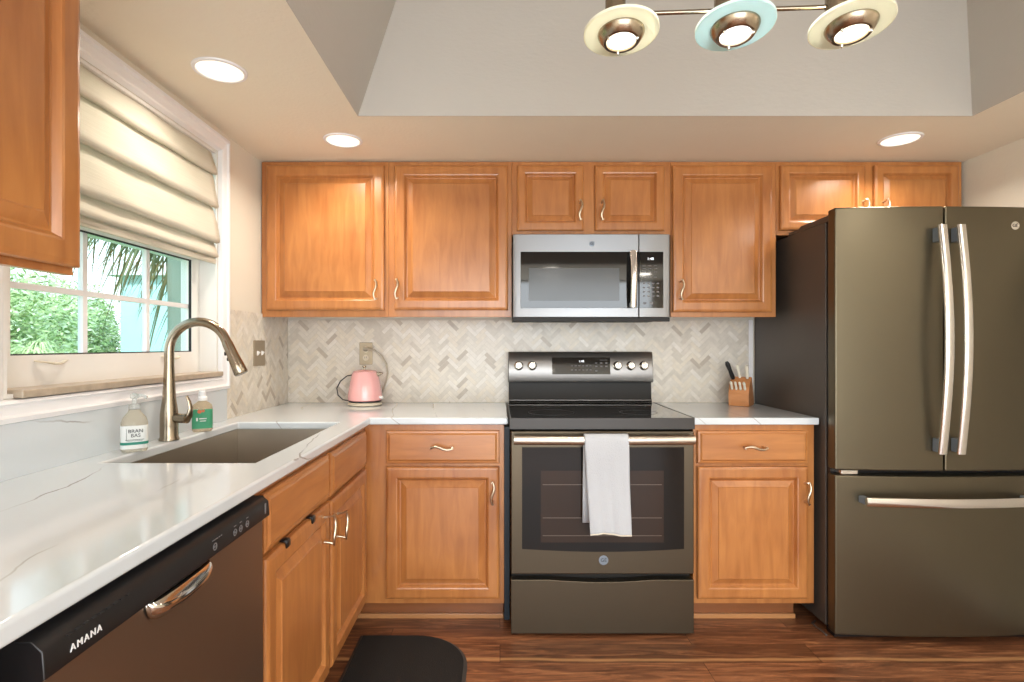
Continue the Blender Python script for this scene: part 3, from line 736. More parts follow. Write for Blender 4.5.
b = MB().tube([(fx + 0.012, fy, CT + 0.075), (fx + 0.045, fy - 0.006, CT + 0.073), (fx + 0.066, fy - 0.010, CT + 0.073)], [0.017, 0.016, 0.0165], 18)
hl = b.build('valve_stub', M['nickel'], fa, smooth=True)
MB().tube([(fx + 0.058, fy - 0.010, CT + 0.065), (fx + 0.074, fy - 0.012, CT + 0.082), (fx + 0.080, fy - 0.014, CT + 0.108), (fx + 0.076, fy - 0.016, CT + 0.130), (fx + 0.068, fy - 0.017, CT + 0.148)], [0.015, 0.013, 0.0085, 0.0065, 0.005], 12, flat=0.7).build('lever', M['nickel'], hl, smooth=True)

# ------------------------------------------------------------------ soap bottles
def facing(x, y): return math.atan2(x - 0.0, -(y + 3.0)) + 0.0
bx_, by_ = -1.090, -1.375
sb = thing('soap_bottle', 'clear pump soap bottle with white and teal label, left of the faucet', 'soap bottle', (bx_, by_, CT + 0.0005), R(34))
Wb = WM[sb.name]
def local(mb, name, mat, parent, W, **kw):
    o = mb.build(name, mat, **kw); place(o, W.copy(), parent); return o
def superell(a, c, z, n=28, p=3.2):
    return [(a * math.copysign(abs(math.cos(t)) ** (2 / p), math.cos(t)), c * math.copysign(abs(math.sin(t)) ** (2 / p), math.sin(t)), z) for t in [2 * math.pi * k / n for k in range(n)]]
def loft(rings):
    n = len(rings[0]); b = MB()
    b.add([p for r_ in rings for p in r_], [(i * n + k, i * n + (k + 1) % n, (i + 1) * n + (k + 1) % n, (i + 1) * n + k) for i in range(len(rings) - 1) for k in range(n)] + [tuple(range(n))[::-1], tuple(range((len(rings) - 1) * n, len(rings) * n))])
    return b
bd = local(loft([superell(0.031, 0.024, 0), superell(0.0345, 0.0275, 0.006), superell(0.0345, 0.0275, 0.085), superell(0.030, 0.024, 0.100), superell(0.017, 0.016, 0.116, p=2), superell(0.0145, 0.0145, 0.124, p=2)]), 'bottle_body', M['soap_clear'], sb, Wb, smooth=True)
lab = local(MB().add([p for z in (0.010, 0.078) for p in superell(0.0349, 0.0279, z)[14:]], [(k, k + 1, 15 + k, 14 + k) for k in range(13)]), 'bottle_label', M['label'], bd, Wb, solid=0.0005)
local(MB().add([p for z in (0.022, 0.030) for p in superell(0.0353, 0.0283, z)[14:]], [(k, k + 1, 15 + k, 14 + k) for k in range(13)]), 'label_band', M['teal'], lab, Wb, solid=0.0005)
for txt, dz_, sz in (('BRAN', 0.062, 0.0145), ('BAS', 0.049, 0.0145), ('--------', 0.038, 0.009)):
    if txt[0] == '-':
        o = MB().box(-0.022, 0.024, -0.0290, -0.0284, 0.0365, 0.0378).box(-0.018, 0.020, -0.0290, -0.0284, 0.0335, 0.0345).build('label_lettering', M['darkink'])
        place(o, Wb.copy(), lab)
    else:
        o = text_mb(txt, sz).build('label_lettering', M['darkink']); place(o, Wb @ Matrix.Translation((0.003, -0.0287, dz_)) @ FACE_Y, lab)
o = MB().box(-0.020, -0.0192, -0.0290, -0.0284, 0.034, 0.070).build('label_rule', M['darkink']); place(o, Wb.copy(), lab)
local(MB().lathe([(0.015, 0.124), (0.015, 0.138), (0.006, 0.140), (0.006, 0.156), (0.011, 0.157), (0.011, 0.168), (0.004, 0.172)], 0, 0, 24).tube([(0, 0, 0.163), (0.022, -0.004, 0.163), (0.032, -0.006, 0.157)], [0.006, 0.005, 0.004], 10), 'pump', M['clearcap'], sb, Wb, smooth=True)
bx2, by2 = -1.092, -1.000
s2 = thing('dish_soap_bottle', 'small dish soap bottle with green label and white cap, right of the faucet', 'soap bottle', (bx2, by2, CT + 0.0005), R(28))
W2 = WM[s2.name]
bd = local(loft([superell(0.030, 0.020, 0), superell(0.0335, 0.0235, 0.006), superell(0.0335, 0.0235, 0.085), superell(0.030, 0.021, 0.098), superell(0.016, 0.015, 0.108, p=2), superell(0.014, 0.014, 0.112, p=2)]), 'bottle_body', M['soap_amber'], s2, W2, smooth=True)
lab = local(MB().add([p for z in (0.012, 0.082) for p in superell(0.0339, 0.0239, z)[14:]], [(k, k + 1, 15 + k, 14 + k) for k in range(13)]), 'bottle_label', M['green'], bd, W2, solid=0.0005)
local(MB().lathe([(0.0005, 0), (0.007, 0), (0.007, -0.0007), (0.0005, -0.0007)], -0.009, -0.0242, 18, 'y', 0.074).lathe([(0.0005, 0), (0.005, 0), (0.005, -0.0007), (0.0005, -0.0007)], 0.003, -0.0242, 18, 'y', 0.076), 'label_flowers', M['orange'], lab, W2)
o = MB().box(-0.010, 0.014, -0.0252, -0.0245, 0.046, 0.050).box(-0.008, 0.012, -0.0252, -0.0245, 0.038, 0.041).box(-0.02, -0.014, -0.0252, -0.0245, 0.040, 0.052).build('label_marks', M['label']); place(o, W2.copy(), lab)
local(MB().lathe([(0.0165, 0.112), (0.0165, 0.124), (0.012, 0.128), (0.0125, 0.146), (0.010, 0.148), (0.0005, 0.148)], 0, 0, 24), 'flip_cap', M['cap'], s2, W2, smooth=True)

# ------------------------------------------------------------------ wall plates
op = thing('outlet_plate', 'nickel double outlet plate on the tiled back wall above the kettle', 'outlet', (-0.735, -0.0085, 1.183))
MB().box(-0.771, -0.699, -0.0135, -0.0085, 1.122, 1.244).build('cover_plate', M['plate'], op, bevel=0.002)
for zz in (1.205, 1.160):
    r_ = MB().lathe([(0.0165, 0), (0.0165, -0.003), (0.0005, -0.003)], -0.735, -0.0135, 20, 'y', zz).build('receptacle', M['almond'], op)
    MB().box(-0.7415, -0.7395, -0.0175, -0.0164, zz - 0.003, zz + 0.007).box(-0.7315, -0.7295, -0.0175, -0.0164, zz - 0.003, zz + 0.007).build('slots', M['gasket'], r_)
sw = thing('light_switch', 'dark nickel double switch plate on the tiled left wall', 'light switch', (XL + 0.009, -0.37, 1.19))
MB().box(XL + 0.0085, XL + 0.0135, -0.432, -0.312, 1.130, 1.252).build('cover_plate', M['plate'], sw, bevel=0.002)
for yy in (-0.397, -0.350):
    MB().prism([(XL + 0.0135, 1.180), (XL + 0.0135, 1.202), (XL + 0.026, 1.196), (XL + 0.018, 1.182)], yy - 0.0055, yy + 0.0055, 'y').build('toggle', M['cap'], sw)

# ------------------------------------------------------------------ kettle
kx, ky, kz = -0.709, -0.135, CT + 0.0005
kt = thing('electric_kettle', 'pink electric kettle with black handle in the back left corner of the counter', 'kettle', (kx, ky, kz))
MB().lathe([(0.080, 0), (0.088, 0.004), (0.088, 0.014), (0.080, 0.018), (0.001, 0.018)], kx, ky, 36, cz=kz).build('base', M['almond'], kt, smooth=True)
MB().lathe([(0.080, 0.0185), (0.084, 0.0195), (0.084, 0.0235), (0.082, 0.0245), (0.001, 0.0245)], kx, ky, 36, cz=kz).build('base_ring', M['black'], kt, smooth=True)
bdy = MB().lathe([(0.082, 0.025), (0.0885, 0.029), (0.0895, 0.045), (0.084, 0.085), (0.077, 0.125), (0.069, 0.158), (0.064, 0.172), (0.001, 0.172)], kx, ky, 40, cz=kz).build('kettle_body', M['pink'], kt, smooth=True)
MB().lathe([(0.062, 0.1725), (0.062, 0.176), (0.055, 0.181), (0.030, 0.186), (0.001, 0.187)], kx, ky, 36, cz=kz).build('lid', M['pink'], kt, smooth=True)
MB().lathe([(0.005, 0.1865), (0.005, 0.196), (0.010, 0.200), (0.010, 0.206), (0.001, 0.209)], kx - 0.005, ky, 20, cz=kz).build('lid_knob', M['nickel'], kt, smooth=True)
hp = [(kx - 0.058, ky - 0.02, kz + 0.160), (kx - 0.085, ky - 0.035, kz + 0.155), (kx - 0.117, ky - 0.045, kz + 0.128), (kx - 0.134, ky - 0.05, kz + 0.092), (kx - 0.128, ky - 0.048, kz + 0.056), (kx - 0.107, ky - 0.036, kz + 0.032), (kx - 0.080, ky - 0.02, kz + 0.024)]
MB().tube(hp, [0.0035, 0.0038, 0.004, 0.0042, 0.004, 0.0038, 0.0035], 10, flat=0.8).build('handle', M['black'], kt, smooth=True)
MB().prism([(kx + 0.050, kz + 0.138), (kx + 0.094, kz + 0.166), (kx + 0.090, kz + 0.172), (kx + 0.056, kz + 0.172)], ky - 0.016, ky + 0.016, 'y').build('spout', M['nickel'], kt, bevel=0.004)
MB().tube([(kx + 0.080, ky - 0.03, kz + 0.045), (kx + 0.100, ky - 0.036, kz + 0.043)], [0.006, 0.008], 10).build('power_switch', M['cap'], kt, smooth=True)
cp_ = []
CPTS = [(-0.735, -0.018, 1.205), (-0.735, -0.045, 1.2065), (-0.715, -0.062, 1.210), (-0.675, -0.062, 1.200), (-0.640, -0.050, 1.170), (-0.618, -0.040, 1.128), (-0.612, -0.035, 1.080), (-0.622, -0.028, 1.030), (-0.640, -0.022, 0.980), (-0.66, -0.022, 0.935), (-0.69, -0.040, 0.9225)]
MB().tube(CPTS, [0.011, 0.010, 0.0065] + [0.0052] * 8, 10).build('power_cord', M['cream_cord'], kt, smooth=True)

# ------------------------------------------------------------------ microwave
MX0, MX1, MZ0, MZ1, MY = 0.062, 0.811, 1.354, 1.759, -0.40
mw = thing('microwave', 'stainless over-the-range microwave mounted below the short cabinet', 'microwave', (0.436, 0, MZ0))
MB().box(MX0 + 0.003, MX1 - 0.003, -0.375, -0.0085, MZ0 - 0.001, MZ1 - 0.001).build('case', M['darkbrown'], mw, bevel=0.002)
SX = 0.6615
d_ = MB().prism([(MX0, -0.3755), (MX0, -0.396), (MX0 + 0.02, -0.402), (SX - 0.0015, -0.404), (SX - 0.0015, -0.3755)], MZ0 + 0.008, MZ1, 'z').build('door', M['mwsteel'], mw, bevel=0.003)
k_ = MB().prism([(SX + 0.0015, -0.3755), (SX + 0.0015, -0.404), (MX1 - 0.02, -0.402), (MX1, -0.396), (MX1, -0.3755)], MZ0 + 0.008, MZ1, 'z').build('control_side', M['mwsteel'], mw, bevel=0.003)
MB().box(MX0, MX1, -0.398, -0.380, MZ0 - 0.012, MZ0 + 0.0075).build('bottom_vent', M['darkbrown'], mw, bevel=0.002)
zg0, zg1 = 1.406, 1.674
wd = MB().box(0.098, SX - 0.0025, -0.4062, -0.4035, zg0, zg1).build('door_glass', M['mwglass'], d_, bevel=0.001)
MB().box(0.137, 0.568, -0.4068, -0.4060, 1.440, 1.596).build('viewing_screen', M['mwscreen'], wd)
kp = MB().box(SX + 0.0025, 0.778, -0.4057, -0.4035, zg0, zg1).build('keypad', M['mwglass'], k_, bevel=0.001)
text_mb('1:48', 0.018).build('clock_digits', M['led'], kp, (0.716, -0.4062, 1.640), rot=FACE_Y)
b = MB()
for r_ in range(4):
    for c_ in range(4): b.box(0.680 + c_ * 0.022, 0.691 + c_ * 0.022, -0.4063, -0.4056, 1.520 - r_ * 0.020, 1.5225 - r_ * 0.020 + 0.004)
for r_, zz in enumerate((1.606, 1.593, 1.577, 1.552)):
    for c_ in range(3): b.box(0.678 + c_ * 0.027, 0.694 + c_ * 0.027, -0.4063, -0.4056, zz, zz + 0.0022)
for c_ in range(2): b.box(0.682 + c_ * 0.032, 0.696 + c_ * 0.032, -0.4063, -0.4056, 1.424, 1.434)
b.build('key_marks', M['greyink'], kp)
def bow_handle(parent, pts_fn, mat='bar', w=0.013, t=0.006, n=16, name='handle'):
    b = MB(); P_ = [pts_fn(i / n) for i in range(n + 1)]
    b.tube(P_, w, 12, flat=t / w)
    return b.build(name, M[mat], parent, smooth=True)
def mwh(u): return (0.627 - 0.0, -0.440 - 0.014 * math.sin(math.pi * u), 1.408 + (1.674 - 1.408) * u)
P_ = [mwh(i / 16) for i in range(17)]
mh = MB().tube(P_, 0.0150, 18, flat=0.5).build('handle', M['bar'], d_, smooth=True)
for za in (1.414, 1.652): MB().box(0.617, 0.637, -0.438, -0.406, za, za + 0.016).build('handle_post', M['bracket'], mh)
def badge(parent, x, y, z, r, rot=FACE_Y, mat_ring='bar'):
    Wg = Matrix.Translation((x, y, z)) @ rot
    o = MB().lathe([(r, 0), (r, 0.0015), (r * 0.84, 0.002), (r * 0.84, 0.0008), (0.0005, 0.0008)], n=28).build('round_emblem', M[mat_ring]); place(o, Wg, parent)
    t = text_mb('GE', r * 1.05).build('emblem_letters', M['darkink']); place(t, Wg @ Matrix.Translation((0, 0, 0.0012)), o)
badge(d_, 0.438, -0.4032, 1.712, 0.013, mat_ring='bracket')

# ------------------------------------------------------------------ range
RX0, RX1 = 0.046, 0.819
rg = thing('electric_range', 'slate electric range with smooth black cooktop in the middle of the back counter', 'range', (0.4325, -0.35, 0))
MB().box(RX0 + 0.004, RX1 - 0.004, -0.655, -0.02, 0.04, 0.905).build('oven_body', M['darkbrown'], rg)
for (x, y) in ((RX0 + 0.03, -0.66), (RX1 - 0.03, -0.66), (RX0 + 0.03, -0.06), (RX1 - 0.03, -0.06)):
    MB().lathe([(0.014, 0.0), (0.014, 0.012), (0.008, 0.014), (0.008, 0.0405)], x, y, 14).build('foot', M['black'], rg)
# cooktop
b = MB().box(RX0 - 0.004, RX1 + 0.004, -0.690, -0.075, 0.905, 0.921)
ct = b.build('cooktop', M['bglass'], rg, bevel=0.003)
MB().box(RX0 - 0.006, RX1 + 0.006, -0.6935, -0.6905, 0.873, 0.921).box(RX0 - 0.006, RX1 + 0.006, -0.6905, -0.656, 0.873, 0.9045).build('cooktop_front_rim', M['rim'], ct, bevel=0.002)
for xa in (RX0 - 0.0065, RX1 + 0.0042): MB().box(xa, xa + 0.0023, -0.690, -0.075, 0.905, 0.9225).build('cooktop_side_rim', M['rim'], ct)
for (x, y, r_) in ((0.235, -0.50, 0.105), (0.635, -0.50, 0.085), (0.235, -0.22, 0.075), (0.635, -0.22, 0.105)):
    MB().lathe([(r_, 0), (r_, 0.0004), (r_ - 0.001, 0.0004), (r_ - 0.001, 0)], x, y, 48, cz=0.9212, closed=True).build('burner_ring', M['burner'], ct)
# backguard
bg = MB().prism([(-0.022, 0.921), (-0.072, 0.921), (-0.060, 0.945), (-0.056, 1.030), (-0.022, 1.030)], RX0 + 0.002, RX1 - 0.002, 'x').build('backguard', M['darkbrown'], rg, bevel=0.002)
MB().tube([(RX0 + 0.004, -0.0735, 0.934), (RX1 - 0.004, -0.0735, 0.934)], 0.004, 10).build('backguard_rail', M['slate_lt'], bg, smooth=True)
cn = MB().prism([(-0.022, 1.0305), (-0.084, 1.0305), (-0.088, 1.036), (-0.066, 1.186), (-0.058, 1.193), (-0.022, 1.193)], RX0 - 0.002, RX1 + 0.002, 'x').build('control_console', M['slate_lt'], rg, bevel=0.004)
SL = math.atan2(0.022, 0.15)
def on_console(x, z, off=0.0):   # point + orientation on sloped face
    y = -0.088 + (z - 1.036) * 0.022 / 0.15
    return Matrix.Translation((x, y, z)) @ Matrix.Rotation(-SL, 4, 'X') @ Matrix.Translation((0, -off, 0))
o = MB().box(-0.156, 0.156, -0.0015, 0.004, -0.046, 0.046).build('display_panel', M['mwglass'], bevel=0.001); dp = o; place(o, on_console(0.435, 1.118), cn)
o = text_mb('1:48', 0.017).build('clock_digits', M['led']); place(o, on_console(0.437, 1.142, 0.0022) @ FACE_Y, dp)
b = MB()
for r_ in range(2):
    for c_ in range(6): b.box(-0.055 + c_ * 0.020, -0.044 + c_ * 0.020, -0.0024, -0.0014, -0.002 - r_ * 0.022, 0.002 - r_ * 0.022)
    for c_ in range(3): b.box(0.075 + c_ * 0.027, 0.087 + c_ * 0.027, -0.0024, -0.0014, 0.012 - r_ * 0.018, 0.018 - r_ * 0.018)
b.box(0.075, 0.087, -0.0024, -0.0014, -0.030, -0.024); b.box(0.10, 0.14, -0.0024, -0.0014, 0.030, 0.032)
o = b.build('button_marks', M['greyink']); place(o, on_console(0.435, 1.118), dp)
for kxx in (0.100, 0.172, 0.630, 0.701, 0.771):
    o = MB().lathe([(0.0245, 0), (0.0245, -0.004), (0.0205, -0.007), (0.0185, -0.022), (0.0165, -0.025), (0.0005, -0.025)], 0, 0, 28, 'y').box(-0.004, 0.004, -0.031, -0.024, -0.017, 0.017).build('knob', M['knobm'], smooth=True)
    place(o, on_console(kxx, 1.118), cn)
    q = MB().box(-0.0009, 0.0009, -0.0320, -0.0312, 0.003, 0.016).build('knob_pointer', M['gasket']); place(q, on_console(kxx, 1.118), o)
# oven door
FYD = -0.700
od = MB().box(RX0, RX1, FYD, -0.657, 0.262, 0.866).build('oven_door', M['slate'], rg, bevel=0.005, segs=3)
def bowed(x0_, x1_, z0_, z1_, sag, y0_, y1_, n=16):
    pts = [(x0_ + (x1_ - x0_) * i / n, z0_ - sag * math.sin(math.pi * i / n)) for i in range(n + 1)] + [(x1_, z1_), (x0_, z1_)]
    return MB().prism(pts, y0_, y1_, 'y')
MB().add([], [])
bowed(0.090, 0.779, 0.366, 0.802, 0.012, -0.7018, -0.699).build('window_border', M['slate'], od)
wg = bowed(0.093, 0.776, 0.370, 0.799, 0.012, -0.7030, -0.700).build('oven_window', M['ovenglass'], od)
iw = MB().box(0.172, 0.690, -0.7034, -0.7028, 0.398, 0.700).build('inner_window', M['ovenin'], wg)
b = MB()
for zz in (0.425, 0.500, 0.640): b.box(0.180, 0.682, -0.7038, -0.7033, zz, zz + 0.003)
b.build('rack_lines', plain('oven_rack_line', srgb(96, 82, 72), 0.4), iw)
badge(od, 0.437, -0.7005, 0.322, 0.020, mat_ring='bracket')
rh = MB(); n = 20
P_ = [(RX0 + 0.012 + (RX1 - RX0 - 0.024) * i / n, -0.742 - 0.010 * math.sin(math.pi * i / n), 0.836) for i in range(n + 1)]
rh.tube(P_, 0.0115, 16, flat=1.7)
hh = rh.build('handle', M['rbar'], od, smooth=True)
for xa in (RX0 + 0.014, RX1 - 0.040): MB().box(xa, xa + 0.026, -0.738, -0.7005, 0.824, 0.848).build('handle_post', M['slate'], hh, bevel=0.003)
# storage drawer with finger dip
pts = [(RX0, 0.011), (RX1, 0.011), (RX1, 0.239)]
for i in range(17):
    u = i / 16; x = RX1 - 0.17 - (RX1 - RX0 - 0.34) * u; pts.append((x, 0.239 - 0.010 * math.sin(math.pi * u)))
pts.append((RX0, 0.239))
MB().prism(pts, -0.700, -0.657, 'y').build('storage_drawer', M['slate'], rg, bevel=0.003)
MB().box(0.019, RX0 - 0.004, -0.60, -0.57, 0.02, 0.87).build('side_gap_strip', M['blue'], rg)

# towel
def towel():
    t = thing('dish_towel', 'white cotton dish towel hanging over the oven door handle', 'towel', (0.44, -0.75, 0.45))
    nx = 22; rows = []
    yb, yf = -0.729, -0.767
    path = [(yb, 0.490), (yb, 0.60), (yb, 0.72), (yb, 0.80)]
    for i in range(9):
        a = math.pi * i / 8; path.append((-0.7475 + 0.0205 * math.cos(a), 0.836 + 0.0255 * math.sin(a)))
    for zz in (0.80, 0.76, 0.70, 0.64, 0.58, 0.52, 0.48, 0.465, 0.455): path.append((yf - 0.004 * math.sin(zz * 17), zz))
    vs_ = []; m = len(path)
    for i, (y, z) in enumerate(path):
        front = i > 8; s_ = max(0, (0.83 - z) / 0.38)
        for j in range(nx + 1):
            u = j / nx
            xl = 0.347 + (0.022 * s_ if front else -0.004 * s_); xr = 0.528 + (0.010 * s_ if front else -0.008 * s_)
            wav = 0.0035 * math.sin(u * 9 + 1) * s_ + 0.002 * math.sin(u * 23 + z * 8) * s_
            vs_.append((xl + (xr - xl) * u, y - (wav + 0.003 * s_ if front else wav * 0.3), z + (0.004 * math.sin(u * 5) * s_ if (front and z < 0.5) else 0)))
    b = MB().add(vs_, [(i * (nx + 1) + j, i * (nx + 1) + j + 1, (i + 1) * (nx + 1) + j + 1, (i + 1) * (nx + 1) + j) for i in range(m - 1) for j in range(nx)])
    o = b.build('towel_cloth', M['towel'], t, solid=0.004, fixn=False)
    for p in o.data.polygons: p.use_smooth = True
    last = vs_[-(nx + 1):]
    MB().tube([(p[0], p[1] - 0.001, p[2]) for p in last], 0.0035, 8).build('hem', M['hem'], t, smooth=True)
towel()

# ------------------------------------------------------------------ refrigerator
FX0, FX1, FXC = 1.3885, 2.258, 1.8225
fr = thing('refrigerator', 'tall dark steel french door refrigerator against the right wall', 'refrigerator', (FXC, -0.4, 0))
MB().box(FX0 + 0.006, FX1 - 0.006, -0.665, -0.015, 0.03, 1.755).build('case', M['fridge_side'], fr, bevel=0.004)
MB().box(FX0 + 0.012, FX1 - 0.012, -0.690, -0.665, 0.045, 1.745).build('door_gasket', M['black'], fr)
b = MB().prism([(-0.36, 1.755), (-0.69, 1.755), (-0.69, 1.782), (-0.47, 1.782), (-0.45, 1.772), (-0.36, 1.772)], FX0 + 0.008, FX0 + 0.075, 'x').build('hinge_cover', M['fridge_side'], fr, bevel=0.003)
b = MB().prism([(-0.36, 1.755), (-0.69, 1.755), (-0.69, 1.782), (-0.47, 1.782), (-0.45, 1.772), (-0.36, 1.772)], FX1 - 0.075, FX1 - 0.008, 'x').build('hinge_cover', M['fridge_side'], fr, bevel=0.003)
def yfront(x): return -0.741 - 0.024 * (1 - ((x - FXC) / ((FX1 - FX0) / 2)) ** 2)
def door_prism(xa, xb, za, zb, name, n=16):
    pts = [(xa, -0.6905)] + [(xa + (xb - xa) * i / n, yfront(xa + (xb - xa) * i / n)) for i in range(n + 1)] + [(xb, -0.6905)]
    return MB().prism(pts, za, zb, 'z').build(name, M['fridge'], fr, bevel=0.006, segs=3)
dl = door_prism(FX0, FXC - 0.003, 0.712, 1.800, 'left_door'); dr = door_prism(FXC + 0.003, FX1, 0.712, 1.800, 'right_door'); dz_ = door_prism(FX0, FX1, 0.030, 0.690, 'freezer_drawer')
dl.name = 'door'; dr.name = 'door.001'
WM['door_l'] = WM.get('left_door'); WM[dl.name] = WM['left_door']; WM[dr.name] = WM['right_door']
def vhandle(par, xc, sgn):
    n = 24; P_ = [(xc, -0.800 - 0.036 * math.sin(math.pi * i / n), 0.790 + 0.925 * i / n) for i in range(n + 1)]
    h = MB().tube(P_, 0.0185, 18, flat=0.5).build('handle', M['bar'], par, smooth=True)
    for (za, zb) in ((0.795, 0.850), (1.650, 1.708)):
        MB().box(xc - 0.014, xc + 0.014, -0.798, yfront(xc) - 0.0005, za, zb).build('handle_bracket', M['bracket'], h, bevel=0.003)
vhandle(dl, 1.786, -1); vhandle(dr, 1.862, 1)
n = 24; x_a, x_b = 1.475, 2.170
P_ = [(x_a + (x_b - x_a) * i / n, -0.806 - 0.026 * math.sin(math.pi * i / n), 0.598) for i in range(n + 1)]
fh = MB().tube(P_, 0.0098, 18, flat=2.0).build('handle', M['bar'], dz_, smooth=True)
for xx in (1.490, 2.155): MB().box(xx - 0.012, xx + 0.012, -0.804, yfront(xx) - 0.0005, 0.582, 0.610).build('handle_bracket', M['bracket'], fh, bevel=0.003)
badge(dr, 2.122, yfront(2.122) - 0.0008, 1.722, 0.017)
MB().box(FX0 + 0.03, FX0 + 0.10, -0.735, -0.6905, 0.6915, 0.7105).build('hinge', M['bar'], fr, bevel=0.003)
MB().box(FX0 + 0.01, FX1 - 0.01, -0.72, -0.665, 0.010, 0.0295).build('base_grille', M['black'], fr)
for x in (FX0 + 0.06, FX1 - 0.06):
    MB().lathe([(0.02, 0.0005), (0.02, 0.010), (0.012, 0.012), (0.012, 0.031)], x, -0.60, 14).build('foot', M['black'], fr)
cb = MB().tube([(1.40, -0.58, 0.006), (1.375, -0.60, 0.006), (1.372, -0.64, 0.007), (1.380, -0.66, 0.006), (1.378, -0.70, 0.006)], 0.004, 8).build('floor_cable', M['mwsteel'], smooth=True)
tag(cb, 'thin grey cable on the floor beside the refrigerator foot', 'cable')

# ------------------------------------------------------------------ knife block
kb_loc = (1.260, -0.150, CT + 0.0005)
kb = thing('knife_block', 'small slanted wooden knife block on the counter beside the refrigerator', 'knife block', kb_loc, R(-38))
WK = WM[kb.name]
bp_ = MB().prism([(-0.045, 0), (0.055, 0), (0.060, 0.02), (0.018, 0.150), (-0.030, 0.118), (-0.052, 0.055)], -0.050, 0.050, 'x').build('block', M['blockwood'], bevel=0.003)
place(bp_, WK.copy(), kb)
def knife(name, label, x, y, z, tilt_back, tilt_side, L, r_, mat, group=None):
    Wk = WK @ Matrix.Translation((x, y, z)) @ Matrix.Rotation(R(tilt_side), 4, 'Y') @ Matrix.Rotation(R(tilt_back), 4, 'X')
    t = thing(name, label, 'knife', group=group); place(t, Wk, None)
    h = MB().tube([(0, 0, 0.0), (0, 0, L * 0.15), (0, 0.001, L * 0.5), (0, 0, L * 0.85), (0, -0.001, L)], [r_ * 0.8, r_, r_ * 0.85, r_ * 1.1, r_ * 0.7], 12, flat=1.0).build('handle', mat, smooth=True)
    place(h, Wk.copy(), t)
    bl = MB().box(-0.0008, 0.0008, -r_ * 0.7, r_ * 0.7, -0.014, 0.001).build('blade', M['chrome']); place(bl, Wk.copy(), t)
    return t
knife('kitchen_knife', 'large knife with thick black handle at the left of the knife block', -0.036, -0.008, 0.138, 24, -14, 0.100, 0.0115, M['black'])
knife('kitchen_knife', 'large ivory-handled knife beside the black-handled knife', -0.006, 0.002, 0.145, 26, -4, 0.075, 0.0080, M['ivory'])
knife('kitchen_knife', 'large ivory-handled knife at the right of the knife block', 0.032, -0.004, 0.142, 26, 4, 0.075, 0.0085, M['ivory'])
names = ['leftmost', 'second from the left', 'third from the left', 'rightmost']
for i in range(4):
    knife('steak_knife', 'small ivory-handled steak knife in the front row of the block, %s' % names[i], -0.032 + i * 0.021, -0.043, 0.072 + 0.014 + 0.0, 34, 0, 0.048, 0.0065, M['ivory'], 'steak knives in the front row of the knife block')

# ------------------------------------------------------------------ floor mat
def mat_outline(i=0.0):
    x0_, x1_, y0_, y1_ = -0.588 + i, -0.125 - i, -1.45 + i, -0.700 - i; r_ = 0.225 - i; pts = [(x0_, y0_)]
    for cy_, a0 in ((y0_ + r_, -90), (y1_ - r_, 0)):
        for k in range(13):
            a = R(a0 + 90 * k / 12); pts.append((x1_ - r_ + r_ * math.cos(a), cy_ + r_ * math.sin(a)))
    pts.append((x0_, y1_)); return pts
fm = thing('floor_mat', 'black rounded rubber floor mat on the planks before the sink cabinet', 'floor mat', (-0.35, -1.07, 0))
A, B_ = mat_outline(), mat_outline(0.014); n = len(A)
MB().add([(x, y, 0.0005) for x, y in A] + [(x, y, 0.004) for x, y in A] + [(x, y, 0.011) for x, y in B_], [(k, (k + 1) % n, n + (k + 1) % n, n + k) for k in range(n)] + [(n + k, n + (k + 1) % n, 2 * n + (k + 1) % n, 2 * n + k) for k in range(n)] + [tuple(range(n))[::-1]]).build('mat_border', M['mat_edge'], fm)
MB().prism(B_, 0.0095, 0.0125).build('mat_surface', M['mat'], fm)

# ------------------------------------------------------------------ recessed lights
def downlight(x, y, label):
    t = thing('recessed_light', label, 'ceiling light', (x, y, SOF), group='recessed lights in the ceiling')
    MB().lathe([(0.084, 0.0), (0.082, -0.004), (0.072, -0.006), (0.069, -0.001), (0.069, 0.0)], x, y, 40, cz=SOF - 0.0005, closed=True).build('trim_ring', M['white'], t, smooth=True)
    MB().lathe([(0.0688, -0.001), (0.068, -0.0030), (0.0005, -0.0035)], x, y, 36, cz=SOF - 0.0005).build('lens', M['lens'], t, smooth=True)
downlight(*DOWN[0], 'round lit recessed light in front of the window')
downlight(*DOWN[1], 'round lit recessed light above the left corner cabinets')
downlight(*DOWN[2], 'round lit recessed light above the refrigerator cabinet')

